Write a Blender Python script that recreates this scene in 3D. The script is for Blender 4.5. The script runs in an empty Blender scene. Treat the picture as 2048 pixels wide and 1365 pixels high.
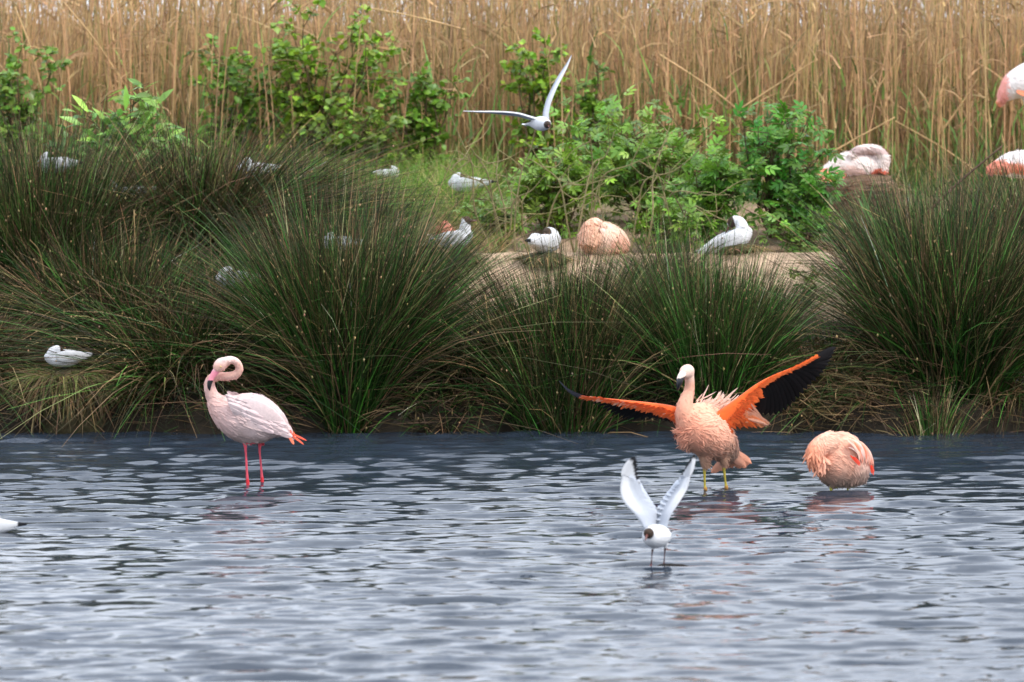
import bpy, math, random
import numpy as np
from mathutils import Vector, Matrix

# ------------------------------------------------------------------ camera, sky, sun, exposure
scene = bpy.context.scene
COL = scene.collection
RNG = np.random.default_rng(11)
random.seed(5)
F = 9300.0                      # focal length in photo pixels (2048 wide)
PITCH = 0.0685
CAM = np.array([0.0, 0.0, 3.0])

cam_data = bpy.data.cameras.new("camera")
cam_data.sensor_width = 36.0
cam_data.lens = F / 2048.0 * 36.0
cam_data.clip_start = 0.5
cam_data.clip_end = 3000.0
cam_data.dof.use_dof = True
cam_data.dof.focus_distance = 31.4
cam_data.dof.aperture_fstop = 3.0
cam = bpy.data.objects.new("camera", cam_data)
cam.location = CAM
cam.rotation_euler = (math.pi / 2 - PITCH, 0, 0)
COL.objects.link(cam)
scene.camera = cam

SUN_EL, SUN_AZ = math.radians(52), math.radians(55)     # azimuth measured from -Y (behind camera) towards +X
world = bpy.data.worlds.new("World")
scene.world = world
world.use_nodes = True
wn, wl = world.node_tree.nodes, world.node_tree.links
wn.clear()
w_out = wn.new("ShaderNodeOutputWorld")
w_bg = wn.new("ShaderNodeBackground")
w_bg.inputs["Strength"].default_value = 0.10
sky = wn.new("ShaderNodeTexSky")
sky.sky_type = 'NISHITA'
sky.sun_disc = False
sky.sun_elevation = SUN_EL
sky.sun_rotation = math.pi - SUN_AZ
sky.air_density = 1.0
sky.dust_density = 2.0
# broken cloud cover: pale cloud over most of the blue
w_tc = wn.new("ShaderNodeTexCoord")
w_map = wn.new("ShaderNodeMapping")
w_map.inputs["Scale"].default_value = (1.6, 1.6, 4.5)
w_noise = wn.new("ShaderNodeTexNoise")
w_noise.inputs["Scale"].default_value = 2.2
w_noise.inputs["Detail"].default_value = 6.0
w_noise.inputs["Roughness"].default_value = 0.6
w_ramp = wn.new("ShaderNodeValToRGB")
w_ramp.color_ramp.elements[0].position = 0.30
w_ramp.color_ramp.elements[0].color = (0.62, 0.62, 0.62, 1)
w_ramp.color_ramp.elements[1].position = 0.66
w_ramp.color_ramp.elements[1].color = (0.97, 0.97, 0.97, 1)
w_cloud = wn.new("ShaderNodeValToRGB")
w_cloud.color_ramp.elements[0].position = 0.30
w_cloud.color_ramp.elements[0].color = (7.0, 7.9, 9.6, 1)
w_cloud.color_ramp.elements[1].position = 0.72
w_cloud.color_ramp.elements[1].color = (14.4, 15.2, 16.6, 1)
w_mix = wn.new("ShaderNodeMixRGB")
wl.new(w_tc.outputs["Generated"], w_map.inputs["Vector"])
wl.new(w_map.outputs[0], w_noise.inputs["Vector"])
wl.new(w_noise.outputs["Fac"], w_ramp.inputs["Fac"])
wl.new(w_noise.outputs["Fac"], w_cloud.inputs["Fac"])
wl.new(w_ramp.outputs["Color"], w_mix.inputs["Fac"])
wl.new(sky.outputs["Color"], w_mix.inputs["Color1"])
wl.new(w_cloud.outputs["Color"], w_mix.inputs["Color2"])
wl.new(w_mix.outputs["Color"], w_bg.inputs["Color"])
wl.new(w_bg.outputs[0], w_out.inputs["Surface"])

sun_data = bpy.data.lights.new("sun", 'SUN')
sun_data.energy = 1.5
sun_data.angle = math.radians(10)
sun_data.color = (1.0, 0.95, 0.87)
sun = bpy.data.objects.new("sun", sun_data)
sd = Vector((math.sin(SUN_AZ) * math.cos(SUN_EL), -math.cos(SUN_AZ) * math.cos(SUN_EL), math.sin(SUN_EL)))
sun.rotation_euler = sd.to_track_quat('Z', 'Y').to_euler()
sun.location = (20, -20, 30)
COL.objects.link(sun)

scene.render.engine = 'CYCLES'
scene.view_settings.view_transform = 'Standard'
scene.view_settings.look = 'None'
scene.view_settings.exposure = 0.88
scene.view_settings.gamma = 1.0
scene.view_settings.use_curve_mapping = False
scene.cycles.max_bounces = 6
scene.cycles.transparent_max_bounces = 4


# ------------------------------------------------------------------ helpers
def at(px, py, D):
    """world point seen at photo pixel (px, py) at distance D along Y"""
    x, y = (px - 1024.0) / F, (682.5 - py) / F
    d = np.array([x, math.cos(PITCH) + y * math.sin(PITCH), -math.sin(PITCH) + y * math.cos(PITCH)])
    return CAM + d * (D / d[1])


def xw(px, D):
    return (px - 1024.0) / F * D


def nz(v):
    v = np.asarray(v, float)
    return v / np.maximum(np.linalg.norm(v, axis=-1, keepdims=True), 1e-9)


def vnoise(p, scale=1.0, seed=0):
    """cheap smooth pseudo noise in -1..1 for points (N,2|3)"""
    p = np.asarray(p, float) * scale
    r = np.random.default_rng(seed + 77)
    out = np.zeros(len(p))
    for k in range(7):
        d = r.normal(size=p.shape[1])
        d *= (0.7 + 0.35 * k) / np.linalg.norm(d)
        out += np.sin(p @ d * 2.0 + r.uniform(0, 6.28)) / (1 + 0.25 * k)
    return out / 3.2


def mesh_np(name, verts, faces, cols=None, smooth=False):
    """verts (V,3); faces: int array (Fc,k) or list of such arrays; cols (V,3)"""
    me = bpy.data.meshes.new(name)
    if not isinstance(faces, list):
        faces = [faces]
    faces = [np.asarray(f, np.int32) for f in faces if len(f)]
    verts = np.asarray(verts, np.float32)
    me.vertices.add(len(verts))
    me.vertices.foreach_set("co", verts.ravel())
    nl = sum(f.size for f in faces)
    npoly = sum(len(f) for f in faces)
    me.loops.add(nl)
    me.polygons.add(npoly)
    me.loops.foreach_set("vertex_index", np.concatenate([f.ravel() for f in faces]))
    tot = np.concatenate([np.full(len(f), f.shape[1], np.int32) for f in faces])
    me.polygons.foreach_set("loop_start", (np.cumsum(tot) - tot).astype(np.int32))
    me.polygons.foreach_set("use_smooth", np.full(npoly, bool(smooth)))
    me.update(calc_edges=True)
    if cols is not None:
        set_cols(me, cols)
    return me


def set_cols(me, cols):
    c = np.ones((len(me.vertices), 4), np.float32)
    c[:, :3] = np.clip(cols, 0, 1)
    a = me.attributes.new("col", 'FLOAT_COLOR', 'POINT')
    a.data.foreach_set("color", c.ravel())


def verts_of(me):
    v = np.empty(len(me.vertices) * 3, np.float32)
    me.vertices.foreach_get("co", v)
    return v.reshape(-1, 3).astype(float)


def normals_of(me):
    v = np.empty(len(me.vertices) * 3, np.float32)
    me.vertex_normals.foreach_get("vector", v)
    return v.reshape(-1, 3).astype(float)


def obj(name, me, mat, parent=None, loc=None, kind=None):
    o = bpy.data.objects.new(name, me)
    if mat is not None and len(me.materials) == 0:
        me.materials.append(mat)
    COL.objects.link(o)
    if parent is not None:
        o.parent = parent
    if loc is not None:
        o.location = loc
    if kind:
        o["kind"] = kind
    return o


def tag(o, label=None, cat=None, group=None, kind=None):
    if label: o["label"] = label
    if cat: o["category"] = cat
    if group: o["group"] = group
    if kind: o["kind"] = kind
    return o


def empty(name, loc=(0, 0, 0)):
    o = bpy.data.objects.new(name, None)
    o.location = loc
    o.empty_display_size = 0.1
    COL.objects.link(o)
    return o


def copy_tree(o, parent=None):
    c = o.copy()
    COL.objects.link(c)
    c.parent = parent
    for ch in list(o.children):
        copy_tree(ch, c)
    return c


def catmull(P, m):
    P = np.asarray(P, float)
    n = len(P)
    ext = np.vstack([2 * P[0] - P[1], P, 2 * P[-1] - P[-2]])
    out = []
    for i in range(n - 1):
        p0, p1, p2, p3 = ext[i:i + 4]
        t = np.linspace(0, 1, m, endpoint=False)[:, None]
        out.append(0.5 * (2 * p1 + (p2 - p0) * t + (2 * p0 - 5 * p1 + 4 * p2 - p3) * t ** 2 + (3 * p1 - p0 - 3 * p2 + p3) * t ** 3))
    out.append(P[-1:])
    return np.vstack(out)


def curve_at(P, t):
    """sample a catmull curve through P at parameters t (0..1)"""
    C = catmull(P, 16)
    t = np.clip(np.asarray(t, float), 0, 1) * (len(C) - 1)
    i = np.minimum(t.astype(int), len(C) - 2)
    f = (t - i)[:, None]
    return C[i] * (1 - f) + C[i + 1] * f


def loft(stations, hint=(0, 1, 0), m=6, n=18):
    """closed tube through stations (x,y,z,a,b): a = half size along the hint side, b = across it"""
    S = catmull(stations, m)
    P, R = S[:, :3], np.maximum(S[:, 3:5], 0.0008)
    T = nz(np.gradient(P, axis=0))
    side = nz(np.asarray(hint, float)[None] - T * (T @ np.asarray(hint, float))[:, None])
    up = np.cross(T, side)
    th = np.linspace(0, 2 * np.pi, n, endpoint=False)
    V = P[:, None] + side[:, None] * (R[:, 0:1] * np.cos(th))[..., None] + up[:, None] * (R[:, 1:2] * np.sin(th))[..., None]
    k = len(P)
    V = V.reshape(-1, 3)
    i, j = np.meshgrid(np.arange(k - 1), np.arange(n), indexing='ij')
    a = i * n + j
    b = i * n + (j + 1) % n
    q = np.stack([a, b, b + n, a + n], -1).reshape(-1, 4)
    c0, c1 = len(V), len(V) + 1
    V = np.vstack([V, P[0] - T[0] * R[0].min() * 0.4, P[-1] + T[-1] * R[-1].min() * 0.4])
    jj = np.arange(n)
    t0 = np.stack([np.full(n, c0), (jj + 1) % n, jj], -1)
    t1 = np.stack([np.full(n, c1), (k - 1) * n + jj, (k - 1) * n + (jj + 1) % n], -1)
    return V, [q, np.vstack([t0, t1])]


def join(shapes):
    """[(V, faces-list)] -> one (V, faces-list)"""
    Vs, quads, tris, off = [], [], [], 0
    for V, fl in shapes:
        for f in (fl if isinstance(fl, list) else [fl]):
            (quads if f.shape[1] == 4 else tris).append(f + off)
        Vs.append(V)
        off += len(V)
    return np.vstack(Vs), [np.vstack(x) for x in (quads, tris) if x]


def fuse(name, shapes, voxel, smooth_it=4):
    """union closed shapes into one continuous skin (voxel remesh + smoothing)"""
    V, fl = join(shapes)
    me = mesh_np(name, V, fl)
    o = bpy.data.objects.new(name, me)
    COL.objects.link(o)
    r = o.modifiers.new("r", 'REMESH')
    r.mode = 'VOXEL'
    r.voxel_size = voxel
    r.use_smooth_shade = True
    s = o.modifiers.new("s", 'SMOOTH')
    s.iterations = smooth_it
    s.factor = 0.5
    dg = bpy.context.evaluated_depsgraph_get()
    new = bpy.data.meshes.new_from_object(o.evaluated_get(dg))
    bpy.data.objects.remove(o)
    bpy.data.meshes.remove(me)
    new.name = name
    new.polygons.foreach_set("use_smooth", np.ones(len(new.polygons), bool))
    return new


def ball(c, r, n=10, m=7):
    th = np.linspace(0, 2 * np.pi, n, endpoint=False)
    ph = np.linspace(0, np.pi, m + 2)[1:-1]
    r = np.broadcast_to(np.asarray(r, float), (3,))
    V = [[math.sin(p) * math.cos(t), math.sin(p) * math.sin(t), math.cos(p)] for p in ph for t in th]
    V = np.vstack([V, [[0, 0, 1], [0, 0, -1]]]) * r + np.asarray(c)
    i, j = np.meshgrid(np.arange(m - 1), np.arange(n), indexing='ij')
    a, b = i * n + j, i * n + (j + 1) % n
    q = np.stack([a, a + n, b + n, b], -1).reshape(-1, 4)
    jj = np.arange(n)
    t0 = np.stack([np.full(n, m * n), jj, (jj + 1) % n], -1)
    t1 = np.stack([np.full(n, m * n + 1), (m - 1) * n + (jj + 1) % n, (m - 1) * n + jj], -1)
    return V, [q, np.vstack([t0, t1])]


def ribbons(base, d0, L, bend, W, seg, col0, col1, cpow=1.0, taper=1.3, face=None, rng=RNG):
    """flat blades: p(t) = base + d0*L*t + bend*L*t^2. arrays over N"""
    N = len(base)
    t = np.linspace(0, 1, seg + 1)
    P = base[:, None] + d0[:, None] * (L[:, None] * t)[..., None] + bend[:, None] * (L[:, None] * t ** 2)[..., None]
    T = nz(d0[:, None] + 2 * bend[:, None] * t[None, :, None])
    if face is None:
        face = rng.normal(size=(N, 3))
        face[:, 1] -= 0.8
    S = nz(np.cross(T, nz(face)[:, None]))
    wid = (W[:, None] * np.maximum(1 - t ** taper, 0.12))[..., None] * 0.5
    V = np.stack([P - S * wid, P + S * wid], 2)          # N,seg+1,2,3
    tc = (t ** cpow)[None, :, None]
    C = col0[:, None] * (1 - tc) + col1[:, None] * tc
    C = np.repeat(C[:, :, None], 2, axis=2)
    idx = (np.arange(N)[:, None] * (seg + 1) + np.arange(seg)[None]) * 2
    q = np.stack([idx, idx + 1, idx + 3, idx + 2], -1).reshape(-1, 4)
    return V.reshape(-1, 3), q, C.reshape(-1, 3)


def stalks(base, d0, L, bend, R, seg, col0, col1, sides=3):
    """thin round stems"""
    N = len(base)
    t = np.linspace(0, 1, seg + 1)
    P = base[:, None] + d0[:, None] * (L[:, None] * t)[..., None] + bend[:, None] * (L[:, None] * t ** 2)[..., None]
    T = nz(d0[:, None] + 2 * bend[:, None] * t[None, :, None])
    S = nz(np.cross(T, np.array([0.31, -0.9, 0.2])))
    U = np.cross(T, S)
    rad = R[:, None] * (1 - 0.55 * t)
    V = []
    for k in range(sides):
        a = 2 * math.pi * k / sides
        V.append(P + S * (rad * math.cos(a))[..., None] + U * (rad * math.sin(a))[..., None])
    V = np.stack(V, 2)
    C = col0[:, None] * (1 - t[None, :, None]) + col1[:, None] * t[None, :, None]
    C = np.repeat(C[:, :, None], sides, axis=2)
    base_i = (np.arange(N)[:, None] * (seg + 1) + np.arange(seg)[None]) * sides
    qs = []
    for k in range(sides):
        k2 = (k + 1) % sides
        qs.append(np.stack([base_i + k, base_i + k2, base_i + sides + k2, base_i + sides + k], -1).reshape(-1, 4))
    return V.reshape(-1, 3), np.vstack(qs), C.reshape(-1, 3)


def feathers(root, d, nrm, L, W, col, curl=0.15, tipcol=None, ragged=0.0, rng=RNG):
    """cards shaped like small contour feathers (vane with a raised shaft), arrays over N"""
    N = len(root)
    prof = np.array([0.35, 0.85, 1.0, 0.8, 0.25])
    t = np.array([0.0, 0.22, 0.5, 0.8, 1.0])
    d, nrm = nz(d), nz(nrm)
    s = nz(np.cross(d, nrm))
    n2 = np.cross(s, d)
    rows = []
    for k in range(5):
        c = root + d * (L * t[k])[:, None] - n2 * (curl * L * t[k] ** 2)[:, None]
        w = (W * prof[k] * 0.5)[:, None]
        jl = rng.normal(size=(N, 1)) * ragged * (W[:, None]) * t[k]
        rows.append(np.stack([c - s * w - n2 * w * 0.35 + d * jl, c, c + s * w - n2 * w * 0.35 - d * jl], 1))
    V = np.stack(rows, 1)                                # N,5,3,3
    b = np.arange(N)[:, None] * 15
    fi = []
    for r in range(4):
        for k in range(2):
            a = r * 3 + k
            fi.append(np.stack([b[:, 0] + a, b[:, 0] + a + 1, b[:, 0] + a + 4, b[:, 0] + a + 3], -1))
    q = np.stack(fi, 1).reshape(-1, 4)
    if tipcol is None:
        tipcol = col
    tt = t[None, :, None, None]
    C = np.broadcast_to(col[:, None, None] * (1 - tt) + tipcol[:, None, None] * tt, (N, 5, 3, 3))
    return V.reshape(-1, 3), q, C.reshape(-1, 3)


def flight_feather(A, B, W, nrm, sag, col, tipcol=None, sagdir=(0, 0, -1)):
    """one long quill feather from A to B"""
    A, B = np.asarray(A, float), np.asarray(B, float)
    d = B - A
    Ln = np.linalg.norm(d)
    d = d / Ln
    nrm = np.asarray(nrm, float)
    s = nz(np.cross(d, nrm))
    n2 = np.cross(s, d)
    t = np.linspace(0, 1, 9)
    prof = np.array([0.3, 0.75, 0.95, 1, 1, 0.97, 0.88, 0.66, 0.12])
    offs = np.array([-0.62, -0.3, 0.0, 0.2, 0.38])
    camb = np.array([-0.10, -0.03, 0.03, -0.02, -0.06])
    V, C = [], []
    tipcol = col if tipcol is None else tipcol
    for i in range(9):
        c = A + d * Ln * t[i] + np.asarray(sagdir) * sag * 4 * t[i] * (1 - t[i])
        for k in range(5):
            V.append(c + s * (offs[k] * W * prof[i]) + n2 * (camb[k] * W))
            f = t[i] ** 2
            C.append(np.asarray(col) * (1 - f) + np.asarray(tipcol) * f)
    q = []
    for i in range(8):
        for k in range(4):
            a = i * 5 + k
            q.append([a, a + 1, a + 6, a + 5])
    return np.array(V), np.array(q), np.array(C)


# ------------------------------------------------------------------ materials
def mat_new(name):
    m = bpy.data.materials.new(name)
    m.use_nodes = True
    n, l = m.node_tree.nodes, m.node_tree.links
    b = n["Principled BSDF"]
    return m, n, l, b


def vcol_mat(name, rough=0.7, spec=0.25, noise=0.25, nscale=25.0, transl=0.0, bump=0.0, bscale=120.0, sheen=0.0, stretch=None):
    m, n, l, b = mat_new(name)
    at_ = n.new("ShaderNodeAttribute")
    at_.attribute_name = "col"
    tc = n.new("ShaderNodeTexCoord")
    mp = n.new("ShaderNodeMapping")
    if stretch: mp.inputs["Scale"].default_value = stretch
    l.new(tc.outputs["Object"], mp.inputs["Vector"])
    no = n.new("ShaderNodeTexNoise")
    no.inputs["Scale"].default_value = nscale
    no.inputs["Detail"].default_value = 4.0
    l.new(mp.outputs[0], no.inputs["Vector"])
    mr = n.new("ShaderNodeMapRange")
    mr.inputs["From Min"].default_value = 0.25
    mr.inputs["From Max"].default_value = 0.75
    mr.inputs["To Min"].default_value = 1.0 - noise
    mr.inputs["To Max"].default_value = 1.0 + noise
    l.new(no.outputs["Fac"], mr.inputs["Value"])
    mx = n.new("ShaderNodeVectorMath")
    mx.operation = 'SCALE'
    l.new(at_.outputs["Color"], mx.inputs[0])
    l.new(mr.outputs[0], mx.inputs["Scale"])
    l.new(mx.outputs[0], b.inputs["Base Color"])
    b.inputs["Roughness"].default_value = rough
    b.inputs["Specular IOR Level"].default_value = spec
    if sheen:
        b.inputs["Sheen Weight"].default_value = sheen
        b.inputs["Sheen Roughness"].default_value = 0.6
    if bump:
        n2 = n.new("ShaderNodeTexNoise")
        n2.inputs["Scale"].default_value = bscale
        n2.inputs["Detail"].default_value = 5.0
        l.new(mp.outputs[0], n2.inputs["Vector"])
        bp = n.new("ShaderNodeBump")
        bp.inputs["Strength"].default_value = bump
        bp.inputs["Distance"].default_value = 0.01
        l.new(n2.outputs["Fac"], bp.inputs["Height"])
        l.new(bp.outputs[0], b.inputs["Normal"])
    if transl:
        tr = n.new("ShaderNodeBsdfTranslucent")
        l.new(mx.outputs[0], tr.inputs["Color"])
        ms = n.new("ShaderNodeMixShader")
        ms.inputs[0].default_value = transl
        out = n["Material Output"]
        l.new(b.outputs[0], ms.inputs[1])
        l.new(tr.outputs[0], ms.inputs[2])
        l.new(ms.outputs[0], out.inputs["Surface"])
    return m


M_RUSH = vcol_mat("rush_stems", rough=0.5, spec=0.2, noise=0.3, nscale=6.0, transl=0.0)
M_REED = vcol_mat("dry_reed", rough=0.6, spec=0.3, noise=0.3, nscale=9.0, stretch=(1, 1, 0.6))
M_GRASS = vcol_mat("grass", rough=0.55, spec=0.3, noise=0.2, nscale=5.0, transl=0.3)
M_LEAFV = vcol_mat("foliage_leaves", rough=0.42, spec=0.45, noise=0.25, nscale=9.0, transl=0.28)
M_BARK = vcol_mat("bark", rough=0.85, spec=0.2, noise=0.35, nscale=30.0, bump=0.3, bscale=70)
M_SOIL = vcol_mat("soil", rough=0.95, spec=0.15, noise=0.35, nscale=7.0, bump=0.9, bscale=22.0)
M_PLUM = vcol_mat("plumage", rough=0.8, spec=0.15, noise=0.10, nscale=40.0, transl=0.10, sheen=0.15)
M_SKIN = vcol_mat("feathered_skin", rough=0.8, spec=0.15, noise=0.10, nscale=60.0, bump=0.25, bscale=160.0)
M_QUILL = vcol_mat("quill_feather", rough=0.85, spec=0.08, noise=0.12, nscale=60.0, transl=0.06)
M_BILL = vcol_mat("horn", rough=0.35, spec=0.5, noise=0.06, nscale=60.0)
M_GULL = vcol_mat("gull_plumage", rough=0.75, spec=0.2, noise=0.05, nscale=50.0, bump=0.12, bscale=120.0)


def leaf_mat():
    """single leaves: colour differs from leaf to leaf"""
    m, n, l, b = mat_new("single_leaf")
    oi = n.new("ShaderNodeObjectInfo")
    at_ = n.new("ShaderNodeAttribute")
    at_.attribute_name = "col"
    hs = n.new("ShaderNodeHueSaturation")
    mr = n.new("ShaderNodeMapRange")
    mr.inputs["To Min"].default_value = 0.55
    mr.inputs["To Max"].default_value = 1.5
    mh = n.new("ShaderNodeMapRange")
    mh.inputs["To Min"].default_value = 0.475
    mh.inputs["To Max"].default_value = 0.53
    mul = n.new("ShaderNodeMath"); mul.operation = 'MULTIPLY'; mul.inputs[1].default_value = 7.31
    fr = n.new("ShaderNodeMath"); fr.operation = 'FRACT'
    l.new(oi.outputs["Random"], mr.inputs["Value"])
    l.new(oi.outputs["Random"], mul.inputs[0])
    l.new(mul.outputs[0], fr.inputs[0])
    l.new(fr.outputs[0], mh.inputs["Value"])
    l.new(mr.outputs[0], hs.inputs["Value"])
    l.new(mh.outputs[0], hs.inputs["Hue"])
    l.new(at_.outputs["Color"], hs.inputs["Color"])
    l.new(hs.outputs[0], b.inputs["Base Color"])
    b.inputs["Roughness"].default_value = 0.4
    b.inputs["Specular IOR Level"].default_value = 0.45
    tr = n.new("ShaderNodeBsdfTranslucent")
    l.new(hs.outputs[0], tr.inputs["Color"])
    ms = n.new("ShaderNodeMixShader")
    ms.inputs[0].default_value = 0.28
    l.new(b.outputs[0], ms.inputs[1]); l.new(tr.outputs[0], ms.inputs[2])
    l.new(ms.outputs[0], n["Material Output"].inputs["Surface"])
    return m


M_LEAF = leaf_mat()


def water_mat():
    m, n, l, b = mat_new("pond_water")
    b.inputs["Base Color"].default_value = (0.022, 0.031, 0.045, 1)
    b.inputs["Roughness"].default_value = 0.03
    b.inputs["IOR"].default_value = 1.48
    b.inputs["Specular IOR Level"].default_value = 0.5
    tc = n.new("ShaderNodeTexCoord")
    no = n.new("ShaderNodeTexNoise")
    no.inputs["Scale"].default_value = 12.0
    no.inputs["Detail"].default_value = 4.0
    no.inputs["Roughness"].default_value = 0.5
    mp = n.new("ShaderNodeMapping")
    mp.inputs["Scale"].default_value = (0.55, 1.0, 1.0)
    l.new(tc.outputs["Object"], mp.inputs["Vector"])
    l.new(mp.outputs[0], no.inputs["Vector"])
    bp = n.new("ShaderNodeBump")
    bp.inputs["Strength"].default_value = 0.16
    bp.inputs["Distance"].default_value = 0.010
    l.new(no.outputs["Fac"], bp.inputs["Height"])
    l.new(bp.outputs[0], b.inputs["Normal"])
    return m


M_WATER = water_mat()


# ------------------------------------------------------------------ the setting: ground and water
def shore(x):
    return 33.95 + 0.10 * np.sin(x * 1.3 + 1.0) + 0.06 * np.sin(x * 3.7) + 0.03 * np.sin(x * 9.0)


def hgt(x, y):
    x, y = np.broadcast_arrays(np.asarray(x, float), np.asarray(y, float))
    s = shore(x)
    u = y - s
    prof = np.interp(u, [-60, -34.5, -31, -0.7, -0.08, 0.06, 0.25, 1.1, 1.75, 2.15, 2.4, 2.55, 3.1, 4.0, 7.2, 14, 400, 3000],
                     [2.2, 1.2, -0.38, -0.36, -0.3, 0.16, 0.26, 0.60, 0.86, 1.10, 1.19, 1.19, 1.17, 1.29, 1.56, 1.62, 1.6, 1.6])
    p = np.stack([x.ravel(), y.ravel()], 1)
    land = np.clip((u - 0.1) / 0.8, 0, 1) * (1 - 0.75 * np.exp(-((u - 2.4) / 0.5) ** 2))
    return prof + land * (0.05 * vnoise(p, 1.1, 1) + 0.025 * vnoise(p, 4.0, 2)).reshape(x.shape)


def grid_mesh(name, xs, ys, zf, colf=None, smooth=True):
    X, Y = np.meshgrid(xs, ys)
    Z = zf(X, Y)
    V = np.stack([X, Y, Z], -1).reshape(-1, 3)
    nx, ny = len(xs), len(ys)
    i, j = np.meshgrid(np.arange(ny - 1), np.arange(nx - 1), indexing='ij')
    a = i * nx + j
    q = np.stack([a, a + 1, a + nx + 1, a + nx], -1).reshape(-1, 4)
    return mesh_np(name, V, q, colf(V) if colf is not None else None, smooth)


def ground_col(V):
    u = V[:, 1] - shore(V[:, 0])
    n1 = vnoise(V[:, :2], 1.5, 5)
    n2 = vnoise(V[:, :2], 7.0, 6)
    mud = np.array([0.028, 0.022, 0.015])
    sand = np.array([0.41, 0.29, 0.195])
    earth = np.array([0.27, 0.18, 0.12])
    moss = np.array([0.075, 0.085, 0.03])
    k = np.clip((u - 1.25 + 0.18 * n1) / 0.4, 0, 1)[:, None]
    c = mud * (1 - k) + sand * k
    k2 = np.clip((u - 2.7 + 0.3 * n1) / 0.6, 0, 1)[:, None]
    c = c * (1 - k2) + earth * k2
    k3 = np.clip((u - 5.2 + 0.5 * n1 + 0.5 * n2) / 1.2, 0, 1)[:, None] * 0.8
    c = c * (1 - k3) + moss * k3
    return c * (1 + 0.16 * n2[:, None] + 0.10 * vnoise(V[:, :2], 21.0, 8)[:, None])


xs = np.concatenate([[-900, -300, -100, -40, -20, -12], np.arange(-8, 8.01, 0.10), [12, 20, 40, 100, 300, 900]])
ys = np.concatenate([[-200, -60, -20, -5, 1, 4, 10, 20, 28], np.arange(32.6, 36.8, 0.06), np.arange(36.8, 44, 0.12), np.arange(44, 52, 0.5), [56, 70, 120, 300, 900, 2500]])
ground = obj("ground", grid_mesh("ground", xs, ys, hgt, ground_col), M_SOIL)
ground["kind"] = "structure"

# waves: many crossing ripple trains running roughly towards the camera, real geometry where the photo looks
WR = np.random.default_rng(21)
NW = 130
lam = np.clip(np.exp(WR.normal(np.log(0.20), 0.55, NW)), 0.070, 0.9)
ang = WR.normal(0, 0.30, NW) - 0.06
kx, ky = 2 * np.pi / lam * np.sin(ang), 2 * np.pi / lam * np.cos(ang)
amp = 0.150 * math.sqrt(2.0 / NW) * lam / (2 * np.pi)
ph = WR.uniform(0, 6.28, NW)


def wave(X, Y):
    Z = np.zeros_like(X)
    inside = (np.abs(X) < 4.2) & (Y > 18) & (Y < 36)
    xi, yi = X[inside], Y[inside]
    calm = 1.0 + 0.25 * np.clip((yi - 30.5) / 2.0, 0, 1)             # ripples steepen as they reach the bank
    gust = 1.0 + 0.45 * vnoise(np.stack([xi, yi], 1), 0.55, 31)
    z = np.zeros_like(xi)
    for a, p, u, v in zip(amp, ph, kx, ky):
        z += a * np.sin(u * xi + v * yi + p)
    Z[inside] = z * calm * gust
    return Z


wx = np.concatenate([[-900, -200, -50, -15, -7], np.arange(-4.2, 4.21, 0.024), [7, 15, 50, 200, 900]])
wy = np.concatenate([[-38, -20, 0, 10, 16], np.arange(18.5, 34.6, 0.020)])
water = obj("water", grid_mesh("water", wx, wy, wave), M_WATER)
water["kind"] = "structure"


# ------------------------------------------------------------------ reed bed
def jit(c, n, v=0.18, hue=0.06, rng=RNG):
    c = np.asarray(c, float)[None] * np.clip(1 + rng.normal(size=(n, 1)) * v, 0.45, 1.9)
    return np.clip(c * (1 + rng.normal(size=(n, 3)) * hue), 0.004, 0.9)


STRAW = np.array([0.45, 0.285, 0.13])
STRAW2 = np.array([0.30, 0.185, 0.095])
OLIVE = np.array([0.17, 0.16, 0.05])


def reed_batch(n, xr, yr, seed):
    r = np.random.default_rng(seed)
    x = r.uniform(*xr, n); y = r.uniform(*yr, n)
    b = np.stack([x, y, hgt(x, y) - 0.05], 1)
    d = r.normal(size=(n, 3)) * np.array([0.085, 0.06, 0]); d[:, 2] = 1
    lean = r.random(n) < 0.22
    d[lean, 0] += r.normal(size=lean.sum()) * 0.35
    L = r.uniform(1.25, 1.95, n)
    L[lean] *= 0.7
    bend = r.normal(size=(n, 3)) * np.array([0.05, 0.04, 0.0])
    k = r.random((n, 1))
    c0 = np.where(k < 0.55, jit(STRAW, n, 0.2, 0.06, r), jit(STRAW2, n, 0.25, 0.06, r))
    c0 = np.where(k > 0.84, jit(OLIVE, n, 0.2, 0.1, r), c0)
    return b, nz(d), L, bend, r.uniform(0.0034, 0.0078, n), c0


b, d, L, bd, R, c = reed_batch(8200, (-7.0, 7.0), (41.6, 44.6), 3)
V1 = stalks(b, d, L, bd, R, 4, c * 0.9, c)
b, d, L, bd, R, c = reed_batch(5200, (-9.0, 9.0), (44.6, 49.5), 4)
V2 = stalks(b, d, L * 0.6 + 1.35, bd, R * 1.3, 3, c * 0.85, c)
# dry leaf ribbons hanging on the stalks
r = np.random.default_rng(8)
n = 12000
x = r.uniform(-7.5, 7.5, n); y = r.uniform(41.3, 49.0, n)
b = np.stack([x, y, hgt(x, y) + r.uniform(0.1, 2.1, n)], 1)
d = np.stack([r.normal(size=n) * 0.55, r.normal(size=n) * 0.3, r.uniform(0.3, 1.0, n)], 1)
V3 = ribbons(b, nz(d), r.uniform(0.18, 0.55, n), np.stack([r.normal(size=n) * 0.3, r.normal(size=n) * 0.2, -r.uniform(0.0, 0.7, n)], 1),
             r.uniform(0.008, 0.02, n), 3, jit(STRAW, n, 0.25, 0.06, r), jit(STRAW2, n, 0.25, 0.06, r), rng=r)
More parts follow.
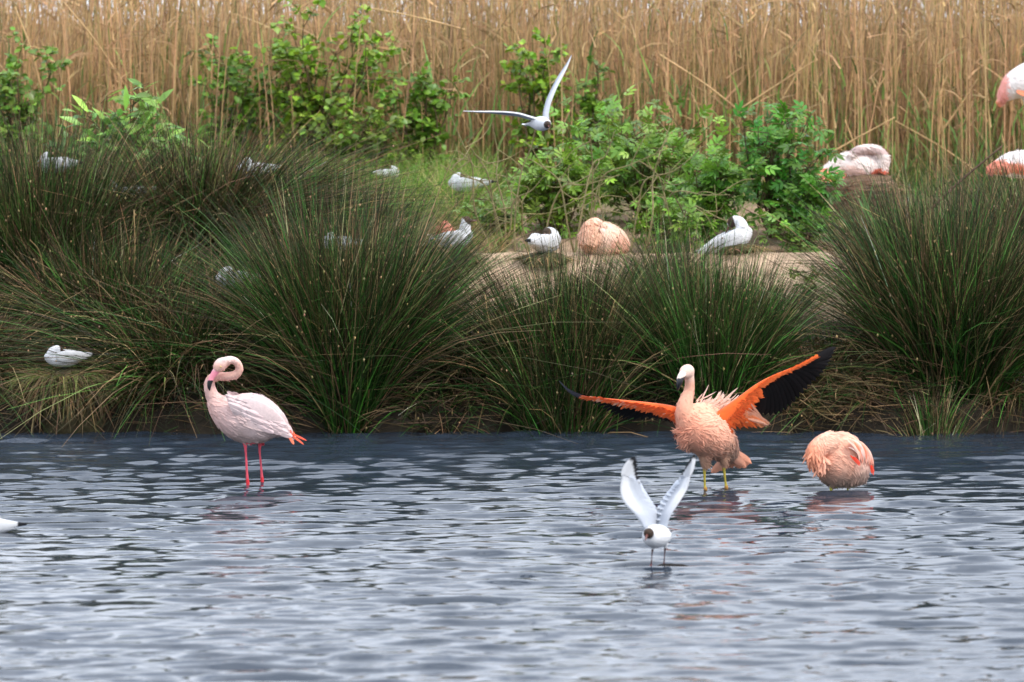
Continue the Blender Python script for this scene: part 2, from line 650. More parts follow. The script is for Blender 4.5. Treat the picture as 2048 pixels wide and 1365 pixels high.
# fresh green reed leaves among the dry ones
n = 2600
x = r.uniform(-7, 7, n); y = r.uniform(40.9, 43.0, n)
b = np.stack([x, y, hgt(x, y) + np.abs(r.normal(size=n)) * 0.42], 1)
d = np.stack([r.normal(size=n) * 0.22, r.normal(size=n) * 0.2, np.ones(n)], 1)
gr = jit((0.14, 0.24, 0.05), n, 0.3, 0.1, r)
V4 = ribbons(b, nz(d), r.uniform(0.25, 0.6, n), np.stack([r.normal(size=n) * 0.25, r.normal(size=n) * 0.2, -r.uniform(0, 0.4, n)], 1),
             r.uniform(0.012, 0.028, n), 4, gr, gr * 1.1, rng=r)


def merge(parts):
    Vs, qs, cs, off = [], [], [], 0
    for V, q, c in parts:
        Vs.append(V); qs.append(q + off); cs.append(c); off += len(V)
    return np.vstack(Vs), np.vstack(qs), np.vstack(cs)


V, q, c = merge([V1, V2, V3, V4])
tag(obj("reed_bed", mesh_np("reed_bed", V, q, c), M_REED), "dense stand of dry straw coloured reeds behind the island", "reeds", kind="stuff")

# the front reeds, one by one
def reed_mesh(seed):
    r = np.random.default_rng(seed)
    z = np.zeros((1, 3))
    c = jit(STRAW * r.uniform(0.85, 1.15), 1, 0.1, 0.05, r)
    L = r.uniform(1.55, 1.95)
    bend = np.array([[r.normal() * 0.05, r.normal() * 0.03, 0]])
    P = [stalks(z, np.array([[r.normal() * 0.02, 0, 1.0]]), np.array([L]), bend, np.array([r.uniform(0.0055, 0.0082)]), 5, c * 0.85, c, 5)]
    k = 3
    zz = r.uniform(0.5, 1.7, k)
    bb = np.stack([bend[0, 0] * L * (zz / L) ** 2, np.zeros(k), zz], 1)
    dd = np.stack([r.normal(size=k) * 0.5, r.normal(size=k) * 0.2, np.ones(k)], 1)
    P.append(ribbons(bb, nz(dd), r.uniform(0.2, 0.45, k), np.stack([r.normal(size=k) * 0.3, np.zeros(k), -r.uniform(0, 0.6, k)], 1),
                     r.uniform(0.009, 0.017, k), 3, jit(STRAW, k, 0.15, 0.05, r), jit(STRAW2, k, 0.15, 0.05, r), rng=r))
    return mesh_np("reed_stalk", *merge(P))


reed_meshes = [reed_mesh(100 + i) for i in range(9)]
for me in reed_meshes: me.materials.append(M_REED)
r = np.random.default_rng(19)
for i in range(290):
    D = r.uniform(40.7, 42.2)
    o = bpy.data.objects.new("reed_stalk", reed_meshes[i % 9])
    COL.objects.link(o)
    x = xw(r.uniform(-40, 2090), D)
    o.location = (x, D, hgt(x, D) - 0.05)
    o.rotation_euler = (r.normal() * 0.03, r.normal() * 0.045, r.uniform(0, 6.28))
    s = r.uniform(0.85, 1.15)
    o.scale = (s, s, s)
    tag(o, "upright dry straw coloured reed stalk in the front of the reed bed", "reed", "dry reed stalks along the front of the reed bed")


def pole(name, p0, p1, rad, col, label=None, cat=None, group=None, sag=0.0, mat=None, parent=None, kink=None):
    p0, p1 = np.asarray(p0, float), np.asarray(p1, float)
    mid = (p0 + p1) / 2 + np.array([0, 0, sag])
    if kink is not None: mid = mid + np.asarray(kink)
    S = [(*(p0 - p0), rad, rad), (*(mid - p0), rad * 0.85, rad * 0.85), (*(p1 - p0), rad * 0.5, rad * 0.5)]
    V, fl = loft(S, (0.2, 1, 0.1), m=4, n=6)
    c = jit(col, len(V), 0.05, 0.02)
    o = obj(name, mesh_np(name, V, fl, c, True), mat or M_REED, parent, loc=p0 if parent is None else None)
    if label: tag(o, label, cat, group)
    return o


lean = [  # (x0,y0,x1,y1,D,label)
    ((1975, 610 - 250), (1790, 262 - 20), 41.2, "bent reed cane leaning left beside the white flamingo"),
    ((1880, 268), (1955, 158), 41.0, "pale leaning reed cane with a blunt tip at the reed edge"),
    ((1475, 222), (1635, 118), 41.0, "thick pale reed cane lying slantwise above the leafy bush"),
    ((1560, 205), (1640, 60), 41.3, "slim reed cane leaning right over the leafy bush"),
    ((248, 170), (128, 5), 41.3, "long straight reed cane leaning left in the reed bed"),
    ((375, 235), (381, 132), 40.6, "short broken reed cane standing upright near green grass"),
    ((1620, 330), (1790, 235), 40.8, "fallen reed cane sloping up behind the nesting flamingo"),
    ((1745, 190), (1800, 110), 41.2, "broken reed cane tilted right in the bare reed wall"),
    ((1180, 190), (1260, 20), 41.4, "reed cane leaning right beyond the flying gull"),
    ((930, 60), (700, 10), 41.4, "almost fallen reed cane crossing the reed wall"),
    ((1410, 75), (1445, -10), 41.4, "short reed cane crossing the upright reeds in a narrow slant"),
    ((85, 190), (30, 15), 41.2, "reed cane tipped left over the small round leaved bush"),
    ((1320, 110), (1500, 240), 41.2, "thin reed cane fallen towards the leafy bush"),
    ((1715, 345), (1690, 240), 40.9, "reed stump standing close behind the nesting flamingo"),
]
for a, b_, D, lab in lean:
    pole("leaning_reed", at(*a, D), at(*b_, D - 0.1), 0.010, STRAW * 1.15, lab, "reed", "leaning reed canes", kink=(0.02, 0, 0.015))

# ------------------------------------------------------------------ grass on the island
def grass(name, label, n, xr, yr, L, W, cols, seed, spread=0.35, droop=0.35, zoff=0.0):
    r = np.random.default_rng(seed)
    x = r.uniform(*xr, n); y = r.uniform(*yr, n)
    keep = vnoise(np.stack([x, y], 1), 1.3, seed) + 0.3 * r.normal(size=n) > -0.25
    x, y = x[keep], y[keep]; n = len(x)
    b = np.stack([x, y, hgt(x, y) - 0.03 + zoff], 1)
    d = np.stack([r.normal(size=n) * spread, r.normal(size=n) * spread, np.ones(n)], 1)
    pick = r.random((n, 1))
    c = jit(cols[0], n, 0.22, 0.08, r)
    for k, cc in enumerate(cols[1:]):
        c = np.where(pick > 1 - 0.28 * (k + 1) / max(1, len(cols) - 1) * 1.6, jit(cc, n, 0.22, 0.08, r), c) if k == 0 else np.where(pick > 0.85, jit(cc, n, 0.2, 0.08, r), c)
    bend = np.stack([d[:, 0] * droop + r.normal(size=n) * 0.15, d[:, 1] * droop, -r.uniform(0, droop, n)], 1)
    P = ribbons(b, nz(d), r.uniform(0.6, 1.2, n) * L, bend, r.uniform(0.7, 1.3, n) * W, 4, c * 0.75, c, rng=r)
    return tag(obj(name, mesh_np(name, *P), M_GRASS), label, "grass", kind="stuff")


GREEN = (0.16, 0.29, 0.04); YGREEN = (0.32, 0.38, 0.08); DRY = (0.52, 0.38, 0.18)
grass("meadow_grass", "yellow green tall grass growing before the left reeds", 9000, (xw(360, 39.5), xw(980, 39.5)), (37.6, 41.4), 0.52, 0.009, [GREEN, YGREEN, DRY], 41, 0.3)
grass("reed_edge_grass", "short green grass along the foot of the reeds", 5200, (-7, 7), (40.2, 42.3), 0.42, 0.009, [(0.09, 0.16, 0.03), YGREEN, DRY], 42, 0.3)
grass("dry_grass", "straw coloured dry grass on the bare island slope", 2400, (xw(700, 37.5), xw(1000, 37.5)), (36.5, 38.8), 0.34, 0.006, [DRY, (0.30, 0.2, 0.09), GREEN], 43, 0.5, 0.5)
grass("island_grass", "sparse short grass tufts scattered on the bare island soil", 2600, (xw(1000, 37.5), xw(2100, 37.5)), (37.2, 41.0), 0.24, 0.007, [GREEN, YGREEN, DRY], 44, 0.5, 0.5)
grass("ledge_litter_grass", "thin dry wisps lying along the sandy ledge", 900, (xw(880, 36.2), xw(2000, 36.2)), (35.8, 36.8), 0.10, 0.004, [DRY, (0.25, 0.18, 0.09)], 45, 1.2, 0.6)

# broad green iris-like blades standing on the bare soil at the right
r = np.random.default_rng(46)
for (px, D, h, lab) in [(1733, 37.6, 0.42, "tall single pale green reed shoot on bare soil"), (1712, 37.2, 0.30, "broad low green reed shoot with folded leaves on soil"),
                        (1760, 37.0, 0.30, "green reed shoot between bare soil and the dark rush clump"), (1668, 37.4, 0.22, "small green reed shoot below the leafy bush")]:
    x = xw(px, D)
    n = 7
    b = np.stack([r.normal(size=n) * 0.012, r.normal(size=n) * 0.012, np.zeros(n) - 0.02], 1)
    d = np.stack([r.normal(size=n) * 0.16, r.normal(size=n) * 0.12, np.ones(n)], 1)
    c = jit((0.14, 0.27, 0.09), n, 0.15, 0.06, r)
    e = empty("reed_shoot", (x, D, hgt(x, D)))
    tag(e, lab, "reed shoot", "green reed shoots on the bare soil")
    for k in range(n):
        s = slice(k, k + 1)
        P = ribbons(b[s], nz(d[s]), np.array([h * r.uniform(0.7, 1.15)]), np.array([[r.normal() * 0.15, 0, -0.05]]), np.array([r.uniform(0.018, 0.034)]), 5, c[s], c[s], taper=2.2, rng=r)
        obj("leaf", mesh_np("leaf", *P), M_GRASS, e)


# ------------------------------------------------------------------ shrubs
def leaf_shape(kind):
    """leaf lying along +X, base at the origin, 1 unit long; returns V, faces, colours"""
    def one(o, d, L, W, fold):
        d = nz(d); s = nz(np.cross([0, 0, 1], d)); up = np.cross(d, s)
        t = np.array([0, 0.25, 0.55, 0.82, 1.0]); w = np.array([0.06, 0.8, 1.0, 0.55, 0.03])
        V = []
        for a, b in zip(t, w):
            c = np.asarray(o) + d * L * a - up * 0.16 * L * a * a
            V += [c - s * W * b / 2 + up * fold * W * b, c, c + s * W * b / 2 + up * fold * W * b]
        q = [[i * 3 + k, i * 3 + k + 1, i * 3 + k + 4, i * 3 + k + 3] for i in range(4) for k in range(2)]
        return np.array(V), np.array(q)
    if kind == "round":
        sh = [one((0, 0, 0), (1, 0, 0), 1.0, 0.78, 0.10)]
    elif kind == "long":
        sh = [one((0, 0, 0), (1, 0, 0), 1.0, 0.30, 0.14)]
    else:   # compound: five or seven leaflets on a stalk
        sh = [one((0.55, 0, 0), (1, 0, -0.1), 0.5, 0.2, 0.1)]
        for k, a in enumerate((0.22, 0.48)):
            for sgn in (-1, 1):
                sh.append(one((a, 0, -0.03 * k), (0.62, sgn * 0.8, -0.12), 0.46, 0.19, 0.1))
        sh.append(one((0, 0, 0), (1, 0, 0), 0.6, 0.03, 0.0))
    V, fl = join([(v, [f]) for v, f in sh])
    return V, fl[0]


LEAF_GREEN = {"round": (0.14, 0.255, 0.025), "long": (0.20, 0.34, 0.11), "compound": (0.085, 0.225, 0.022)}
leaf_cache = {}


def shrub(name, label, cat, px, D, py_top, half_px, kind, n_leaf, leaf_len, seed, singles=130, green=None, stems=7, ball_h=None, group="leafy bushes on the island", base_py=None):
    r = np.random.default_rng(seed)
    x0 = xw(px, D)
    g0 = float(hgt(x0, D)) - 0.02
    top = at(px, py_top, D)[2] - g0
    half = half_px / F * D
    e = empty(name, (x0, D, g0))
    tag(e, label, cat, group)
    green = np.array(green or LEAF_GREEN[kind])
    # limbs and twigs
    sticks, tips = [], []
    for s in range(stems):
        a = r.uniform(0, 2 * np.pi)
        rx, ry = math.cos(a) * half * r.uniform(0.15, 1.0), math.sin(a) * half * 0.6 * r.uniform(0.1, 1.0)
        h = top * r.uniform(0.6, 1.0) * (1 - 0.25 * abs(rx) / half)
        p = [(rx * 0.06, ry * 0.06, 0), (rx * 0.35, ry * 0.35, h * 0.45), (rx * 0.75, ry * 0.75, h * 0.8), (rx, ry, h)]
        rad = [0.013, 0.010, 0.006, 0.003]
        P = catmull(np.array(p) + np.vstack([[0, 0, 0], r.normal(size=(3, 3)) * 0.04]), 6)
        sticks.append(loft([(*q_, rr, rr) for q_, rr in zip(P[::6], rad)], (0.3, 1, 0.2), m=4, n=5))
        for t in np.linspace(0.25, 1.0, 9):
            q0 = P[int(t * (len(P) - 1))]
            dv = r.normal(size=3) * np.array([1, 0.8, 0.55]) + np.array([rx, ry, 0]) * 0.6 + np.array([0, 0, 0.35])
            Lt = half * r.uniform(0.25, 0.55)
            q1 = q0 + nz(dv) * Lt
            sticks.append(loft([(*q0, 0.004, 0.004), (*((q0 + q1) / 2 + r.normal(size=3) * 0.015), 0.003, 0.003), (*q1, 0.0015, 0.0015)], (0.3, 1, 0.2), m=2, n=4))
            tips.append((q0, q1))
    V, fl = join(sticks)
    obj("branches", mesh_np("branches", V, fl, jit((0.085, 0.06, 0.03), len(V), 0.15, 0.05, r)), M_BARK, e)
    # leaves along the twigs
    T = []
    for k in range(n_leaf):
        q0, q1 = tips[r.integers(len(tips))]
        t = r.uniform(0.15, 1.05)
        p = q0 + (q1 - q0) * t + r.normal(size=3) * 0.015
        d = nz(nz(q1 - q0) * 0.5 + r.normal(size=3) * np.array([0.8, 0.8, 0.45]))
        T.append((p, d))
    T.sort(key=lambda z: z[0][1])
    key = (kind, tuple(np.round(green, 3)))
    LV, LF = leaf_shape(kind)
    if key not in leaf_cache:
        me = mesh_np("leaf", LV, LF, np.repeat(green[None], len(LV), 0), True)
        me.materials.append(M_LEAF)
        leaf_cache[key] = me
    Vs, qs, cs, off = [], [], [], 0
    # single leaves come from the front of the bush, spread through it
    pick = set(np.linspace(0, int(n_leaf * 0.7) - 1, min(singles, n_leaf)).astype(int).tolist())
    for i, (p, d) in enumerate(T):
        up = nz(np.array([r.normal() * 0.5, r.normal() * 0.5 - 0.35, 1.0]))
        s = nz(np.cross(up, d)); u2 = np.cross(d, s)
        ls = leaf_len * r.uniform(0.65, 1.25)
        Mx = np.stack([d, s, u2], 1) * ls
        if i in pick:
            o = bpy.data.objects.new("leaf", leaf_cache[key])
            COL.objects.link(o)
            o.parent = e
            m4 = Matrix.Identity(4)
            for a in range(3):
                for b2 in range(3): m4[a][b2] = float(Mx[a, b2])
                m4[a][3] = float(p[a])
            o.matrix_local = m4
        else:
            Vs.append(LV @ Mx.T + p); qs.append(LF + off); off += len(LV)
            cs.append(np.repeat(jit(green * np.exp(r.normal() * 0.3), 1, 0.05, 0.08, r), len(LV), 0))
    if Vs:
        obj("foliage", mesh_np("foliage", np.vstack(Vs), np.vstack(qs), np.vstack(cs), True), M_LEAFV, e, kind="stuff")
    return e


YG = (0.19, 0.31, 0.022)
shrub("bush", "tall open bush with small glossy leaves reaching high into the reeds", "bush", 640, 41.0, 10, 175, "round", 1875, 0.069, 61, singles=240, stems=14, green=YG)
shrub("bush", "loose dark green bush with low branches beside the yellow green grass", "bush", 850, 40.9, 90, 85, "round", 930, 0.066, 62, stems=9)
shrub("bush", "round leaved bush behind the leafy pale plant and brown rushes", "bush", 455, 41.1, 70, 100, "round", 930, 0.066, 66, stems=9)
shrub("bush", "low broad bush under the tall open bush, above the grass", "bush", 720, 40.6, 215, 150, "round", 1050, 0.066, 76, stems=12, green=(0.150, 0.231, 0.027))
shrub("bush", "small round leaved bush against dry reeds above the dark rush clump", "bush", 40, 40.6, 70, 115, "round", 1200, 0.069, 63, stems=11, green=(0.150, 0.266, 0.037))
shrub("bush", "bush of small dark leaves directly behind the flying gull", "bush", 1070, 41.0, 40, 90, "round", 930, 0.064, 64, stems=9, green=YG)
shrub("bush", "slim upright bush in the reeds beyond the tangle of bare branches", "bush", 1200, 41.1, 100, 55, "round", 600, 0.062, 65, stems=7)
shrub("leafy_plant", "pale green leafy plant with long pointed leaves behind brown rushes", "plant", 265, 37.0, 150, 118, "long", 682, 0.171, 67, singles=260, stems=16, group=None, green=(0.19, 0.35, 0.065))
shrub("leafy_plant", "low dark plant with long pointed leaves at the foot of the pale one", "plant", 190, 38.4, 235, 75, "long", 330, 0.142, 68, green=(0.090, 0.182, 0.037), stems=9, group=None)
shrub("elder_bush", "dark green elder bush with divided leaves beside the nesting flamingo", "bush", 1545, 37.7, 175, 125, "compound", 360, 0.150, 69, singles=220, stems=17, group=None)
shrub("elder_bush", "low spray of divided leaves hanging over the bare soil", "bush", 1615, 37.4, 350, 62, "compound", 256, 0.145, 70, stems=7, group=None)
shrub("elder_bush", "wide low elder thicket filling in behind the bare branches", "bush", 1300, 38.4, 225, 210, "compound", 760, 0.145, 71, singles=260, stems=18, green=(0.158, 0.287, 0.033), group=None)
shrub("elder_bush", "lower elder growth behind the peach flamingo and rush tips", "bush", 1110, 37.8, 310, 130, "compound", 648, 0.128, 72, stems=11, green=(0.173, 0.287, 0.030), group=None)
shrub("elder_bush", "elder sprigs on the ledge next to the preening gull", "bush", 1420, 37.4, 310, 100, "compound", 513, 0.132, 73, stems=9, green=(0.112, 0.238, 0.025), group=None)
shrub("elder_bush", "low leafy patch between the peach flamingo and the preening gull", "bush", 1340, 37.0, 400, 90, "compound", 351, 0.111, 77, stems=9, green=(0.143, 0.259, 0.027), group=None)
shrub("elder_bush", "low leafy patch behind the half hidden coral flamingo", "bush", 1010, 37.2, 395, 60, "compound", 216, 0.111, 78, stems=7, green=(0.150, 0.252, 0.027), group=None)
shrub("elder_bush", "leafy patch on the soil right of the preening gull", "bush", 1600, 37.0, 440, 70, "compound", 202, 0.111, 79, stems=7, green=(0.112, 0.224, 0.025), group=None)
shrub("elder_bush", "tiny leafy sprig growing from the sandy ledge", "plant", 1612, 35.6, 525, 28, "compound", 26, 0.093, 74, singles=26, stems=3, green=(0.150, 0.238, 0.037), group=None)

# tangle of bare arching branches
r = np.random.default_rng(81)
e = empty("bare_shrub", (xw(1110, 36.95), 36.95, float(hgt(xw(1110, 36.95), 36.95)) - 0.02))
tag(e, "tangle of bare arching olive branches in front of the elder thicket", "shrub")
arcs = [(1000, 460, 930, 280), (1010, 460, 985, 250), (1030, 470, 1075, 235), (1150, 470, 1230, 260), (1165, 470, 1330, 300), (1150, 465, 1060, 290),
        (1290, 470, 1340, 250), (1300, 470, 1460, 390), (1320, 470, 1520, 440), (1010, 465, 880, 330), (1180, 470, 1180, 270), (1260, 470, 1400, 300),
        (1060, 470, 1010, 330), (1230, 470, 1120, 380), (985, 460, 900, 230), (1350, 470, 1290, 330), (1090, 465, 1240, 350), (1000, 455, 1090, 350)]
o0 = np.array(e.location)
for (xa, ya, xb, yb) in arcs:
    D0, D1 = 36.95 + r.uniform(-0.15, 0.2), 36.8 + r.uniform(-0.3, 0.2)
    A = at(xa, ya, D0); A[2] = float(hgt(A[0], D0)) - 0.02
    B = at(xb, yb, D1)
    Mid = A * 0.5 + B * 0.5 + np.array([-(B[0] - A[0]) * 0.22, 0, 0.08 + abs(B[0] - A[0]) * 0.25]) + r.normal(size=3) * 0.03
    P = catmull(np.array([A, (A + Mid) / 2 + r.normal(size=3) * 0.03, Mid, (Mid + B) / 2 + r.normal(size=3) * 0.03, B]), 4)
    rad = np.linspace(0.0095, 0.003, len(P))
    sh = [loft([(*(p - o0), rr, rr) for p, rr in zip(P, rad)], (0.3, 1, 0.2), m=2, n=5)]
    for k in range(5):
        i = r.integers(4, len(P) - 1)
        q0 = P[i]; q1 = q0 + nz(r.normal(size=3) * np.array([1, 0.5, 0.8]) + np.array([0, 0, 0.3])) * r.uniform(0.12, 0.34)
        qm = (q0 + q1) / 2 + r.normal(size=3) * 0.03
        sh.append(loft([(*(q0 - o0), 0.005, 0.005), (*(qm - o0), 0.0035, 0.0035), (*(q1 - o0), 0.0018, 0.0018)], (0.3, 1, 0.2), m=3, n=4))
    V, fl = join(sh)
    obj("branch", mesh_np("branch", V, fl, jit((0.21, 0.18, 0.085), len(V), 0.1, 0.05, r)), M_BARK, e)
pole("branch", at(1835, 445, 35.0), at(2005, 292, 35.1), 0.012, (0.10, 0.06, 0.04), "dark dead branch leaning over the rushes below the white flamingo", "branch", mat=M_BARK, sag=0.02)


# ------------------------------------------------------------------ rush clumps
RUSH_D = np.array([0.028, 0.100, 0.010])     # deep green
RUSH_M = np.array([0.052, 0.125, 0.026])
RUSH_TIP = np.array([0.145, 0.100, 0.052])
RUSH_BROWN = np.array([0.20, 0.125, 0.062])
RUSH_STRAW = np.array([0.36, 0.24, 0.11])


def rush(label, px, D, L, base_r, n, spread=0.34, lean=0.0, seed=0, brown=0.25, straw=0.06, green=1.0, zoff=0.0, depth=0.75, droop=0.30, width=0.0080, wild=0.14, group="dark rush clumps along the bank"):
    r = np.random.default_rng(500 + seed)
    x0 = xw(px, D)
    z0 = float(hgt(x0, D)) + zoff
    e = empty("rush_clump", (x0, D, z0))
    tag(e, label, "rushes", group)
    a = r.uniform(0, 2 * np.pi, n); rr = np.sqrt(r.random(n))
    ox, oy = np.cos(a) * rr, np.sin(a) * rr
    bx, by = ox * base_r, oy * base_r * depth
    bz = hgt(x0 + bx, D + by) - z0 - 0.04 + zoff
    b = np.stack([bx, by, bz], 1)
    # stems come up in bundles, so the clump has uneven tufts
    tuft = r.normal(size=(26, 2)) * 0.75
    ti = r.integers(0, 26, n)
    dx = ox * spread * 1.15 + tuft[ti, 0] * spread * 0.45 + r.normal(size=n) * wild + lean
    dy = oy * spread * 1.0 + tuft[ti, 1] * spread * 0.35 + r.normal(size=n) * wild - 0.06
    brk = r.random(n) < 0.06                                    # bent and broken stems
    dx[brk] += r.normal(size=brk.sum()) * 0.7; dy[brk] += r.normal(size=brk.sum()) * 0.4
    d = nz(np.stack([dx, dy, np.ones(n)], 1))
    Ln = L * np.clip(r.normal(0.80, 0.16, n), 0.3, 1.12) * (0.9 + 0.2 * r.random(26)[ti])
    hor = np.hypot(d[:, 0], d[:, 1])
    bend = np.stack([d[:, 0] * droop * 1.7, d[:, 1] * droop * 1.5, -droop * (0.12 + hor * 1.7) * r.uniform(0.3, 1.6, n)], 1) + r.normal(size=(n, 3)) * np.array([0.06, 0.06, 0.02])
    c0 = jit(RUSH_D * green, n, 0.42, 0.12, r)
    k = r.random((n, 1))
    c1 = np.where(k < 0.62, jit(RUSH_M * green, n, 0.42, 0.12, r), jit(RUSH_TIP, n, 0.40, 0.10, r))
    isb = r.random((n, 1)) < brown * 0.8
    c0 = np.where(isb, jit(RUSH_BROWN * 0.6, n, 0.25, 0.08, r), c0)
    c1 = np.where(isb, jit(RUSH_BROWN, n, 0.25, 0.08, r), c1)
    iss = r.random((n, 1)) < straw
    c0 = np.where(iss, jit(RUSH_STRAW * 0.8, n, 0.2, 0.06, r), c0)
    c1 = np.where(iss, jit(RUSH_STRAW, n, 0.2, 0.06, r), c1)
    lum = np.exp(r.normal(size=(n, 1)) * 0.78) * 0.50          # stems differ a lot from one to the next
    c0, c1 = np.clip(c0 * lum, 0, 0.6), np.clip(c1 * lum, 0, 0.6)
    W = np.clip(r.normal(width, width * 0.25, n), width * 0.5, width * 1.8)
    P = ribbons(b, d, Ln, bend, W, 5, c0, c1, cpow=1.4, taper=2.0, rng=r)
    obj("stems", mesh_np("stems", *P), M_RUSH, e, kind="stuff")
    # seed heads sitting on the side of some stems
    m = n // 14
    i = r.choice(n, m, replace=False)
    t = r.uniform(0.62, 0.92, m)
    p = b[i] + d[i] * (Ln[i] * t)[:, None] + bend[i] * (Ln[i] * t ** 2)[:, None]
    sp = np.array([[1, 0, 0], [0, 1, 0], [-1, 0, 0], [0, -1, 0], [0, 0, 1.7], [0, 0, -1.7]]) * 0.006
    tri = np.array([[0, 1, 4], [1, 2, 4], [2, 3, 4], [3, 0, 4], [1, 0, 5], [2, 1, 5], [3, 2, 5], [0, 3, 5]])
    V = (p[:, None] + sp[None] * r.uniform(0.6, 1.4, (m, 1, 1))).reshape(-1, 3)
    ft = (tri[None] + (np.arange(m) * 6)[:, None, None]).reshape(-1, 3)
    obj("seed_heads", mesh_np("seed_heads", V, ft, np.repeat(jit((0.26, 0.18, 0.085), m, 0.35, 0.1, r), 6, 0)), M_RUSH, e, kind="stuff")
    return e


rush("large domed rush clump rising from the water behind the preening flamingo", 690, 34.22, 1.72, 0.36, 5200, spread=0.29, seed=1, brown=0.22)
rush("wide rush clump on the bank behind the flamingo's dark wing tip", 1130, 34.25, 1.28, 0.34, 3800, spread=0.28, seed=2, brown=0.28)
rush("bright green upright rush clump behind the flamingo spreading its wings", 1425, 34.22, 1.24, 0.32, 3600, spread=0.23, seed=3, brown=0.10, green=1.4)
rush("big dark rush clump on the bank above the hunched flamingo", 1910, 34.3, 1.70, 0.42, 5200, spread=0.30, seed=4, brown=0.30)
rush("tall brownish rush clump below the white standing flamingo", 2085, 35.5, 1.45, 0.42, 3600, spread=0.32, seed=5, brown=0.42)
rush("tall dark rush clump below the small round leaved bush", 80, 35.9, 1.45, 0.45, 4600, spread=0.30, seed=6, brown=0.35)
rush("brown tipped rush clump bending right before the leafy plant", 420, 36.3, 1.36, 0.45, 4800, spread=0.45, lean=0.16, seed=7, brown=0.50, droop=0.45)
rush("flattened brown rush clump left of the white bird on its nest", -60, 34.6, 0.95, 0.40, 2400, spread=0.6, lean=0.15, seed=8, brown=0.60, droop=0.7, straw=0.08)
rush("messy half dead rush clump behind the preening flamingo's neck", 350, 34.45, 1.12, 0.48, 3600, spread=0.55, lean=-0.06, seed=9, brown=0.42, droop=0.55, straw=0.08, wild=0.28)
rush("drooping rush clump in the dip between two large clumps", 930, 34.5, 0.85, 0.30, 1100, spread=0.6, seed=10, brown=0.38, droop=0.6, straw=0.06)
rush("brown rush clump with bent stems below the peach flamingo", 1265, 34.5, 0.95, 0.30, 2200, spread=0.40, seed=11, brown=0.50, straw=0.07)
rush("low drooping rush clump beneath the sandy ledge", 1660, 34.5, 0.66, 0.34, 1500, spread=0.65, lean=0.03, seed=12, brown=0.45, droop=0.65, straw=0.06)
rush("wispy rush clump in front of the peach flamingo", 1330, 35.9, 0.62, 0.28, 800, spread=0.45, seed=13, brown=0.35, width=0.0042)
rush("slender rush clump behind the big domed one", 640, 36.1, 0.95, 0.40, 2200, spread=0.40, seed=14, brown=0.35)
rush("rush clump on the slope between the dark and brown tipped clumps", 225, 35.1, 1.1, 0.40, 3200, spread=0.45, seed=15, brown=0.40, straw=0.06, wild=0.2)
rush("pale tipped rush clump in front of the half hidden gull", 800, 35.8, 0.80, 0.30, 1500, spread=0.45, lean=0.10, seed=17, brown=0.30, green=1.2, width=0.0044)
rush("thin rush tuft at the edge of the sandy ledge", 1545, 35.5, 0.5, 0.20, 300, spread=0.45, seed=18, brown=0.30, width=0.0042)
rush("rush tuft on the ledge before the white gull", 1185, 35.7, 0.55, 0.22, 350, spread=0.5, seed=19, brown=0.35, width=0.0042)
rush("short cut rush tuft with tan stubble standing in the water", 1872, 33.78, 0.52, 0.11, 420, spread=0.30, seed=20, brown=0.25, straw=0.30, green=1.5, zoff=0.0, droop=0.12)
rush("brown matted rush clump low on the bank in the far right corner", 2030, 34.4, 0.55, 0.32, 1300, spread=0.75, seed=21, brown=0.65, straw=0.12, droop=0.7, wild=0.3)
rush("rush clump behind the large dark one, next to bare soil", 1815, 35.8, 0.92, 0.30, 1600, spread=0.42, seed=22, brown=0.32)
rush("low green fringe of rushes at the waterline behind the preening flamingo", 520, 34.15, 0.42, 0.30, 380, spread=0.7, seed=28, brown=0.3, droop=0.6, wild=0.3)
rush("low rush fringe overhanging the water between big clump and wing tip", 870, 34.15, 0.42, 0.30, 420, spread=0.75, seed=29, brown=0.4, droop=0.7, wild=0.3)
rush("drooping rush fringe at the water left of the stubble tuft", 1760, 34.2, 0.5, 0.30, 500, spread=0.7, seed=30, brown=0.5, droop=0.7, wild=0.3)
rush("short rush fringe at the water behind the hunched flamingo", 1600, 34.25, 0.5, 0.26, 450, spread=0.7, seed=31, brown=0.55, straw=0.12, droop=0.7, wild=0.3)
rush("low dead rush mat by the water beside the nest", 290, 34.35, 0.36, 0.34, 500, spread=0.9, seed=23, brown=0.70, straw=0.10, droop=0.8, wild=0.35)
rush("low tangled rush mat at the water behind the spread wing", 1010, 34.35, 0.45, 0.34, 500, spread=0.8, seed=24, brown=0.45, straw=0.08, droop=0.7, wild=0.35)
rush("low rush mat at the water behind the bright green clump", 1290, 34.35, 0.5, 0.34, 500, spread=0.8, seed=25, brown=0.35, straw=0.06, droop=0.6, wild=0.35)
rush("rush clump beyond the frame on the left bank", -330, 34.9, 1.2, 0.5, 1500, seed=26, brown=0.4)
rush("rush clump beyond the frame on the right bank", 2400, 34.8, 1.3, 0.5, 1500, seed=27, brown=0.4)

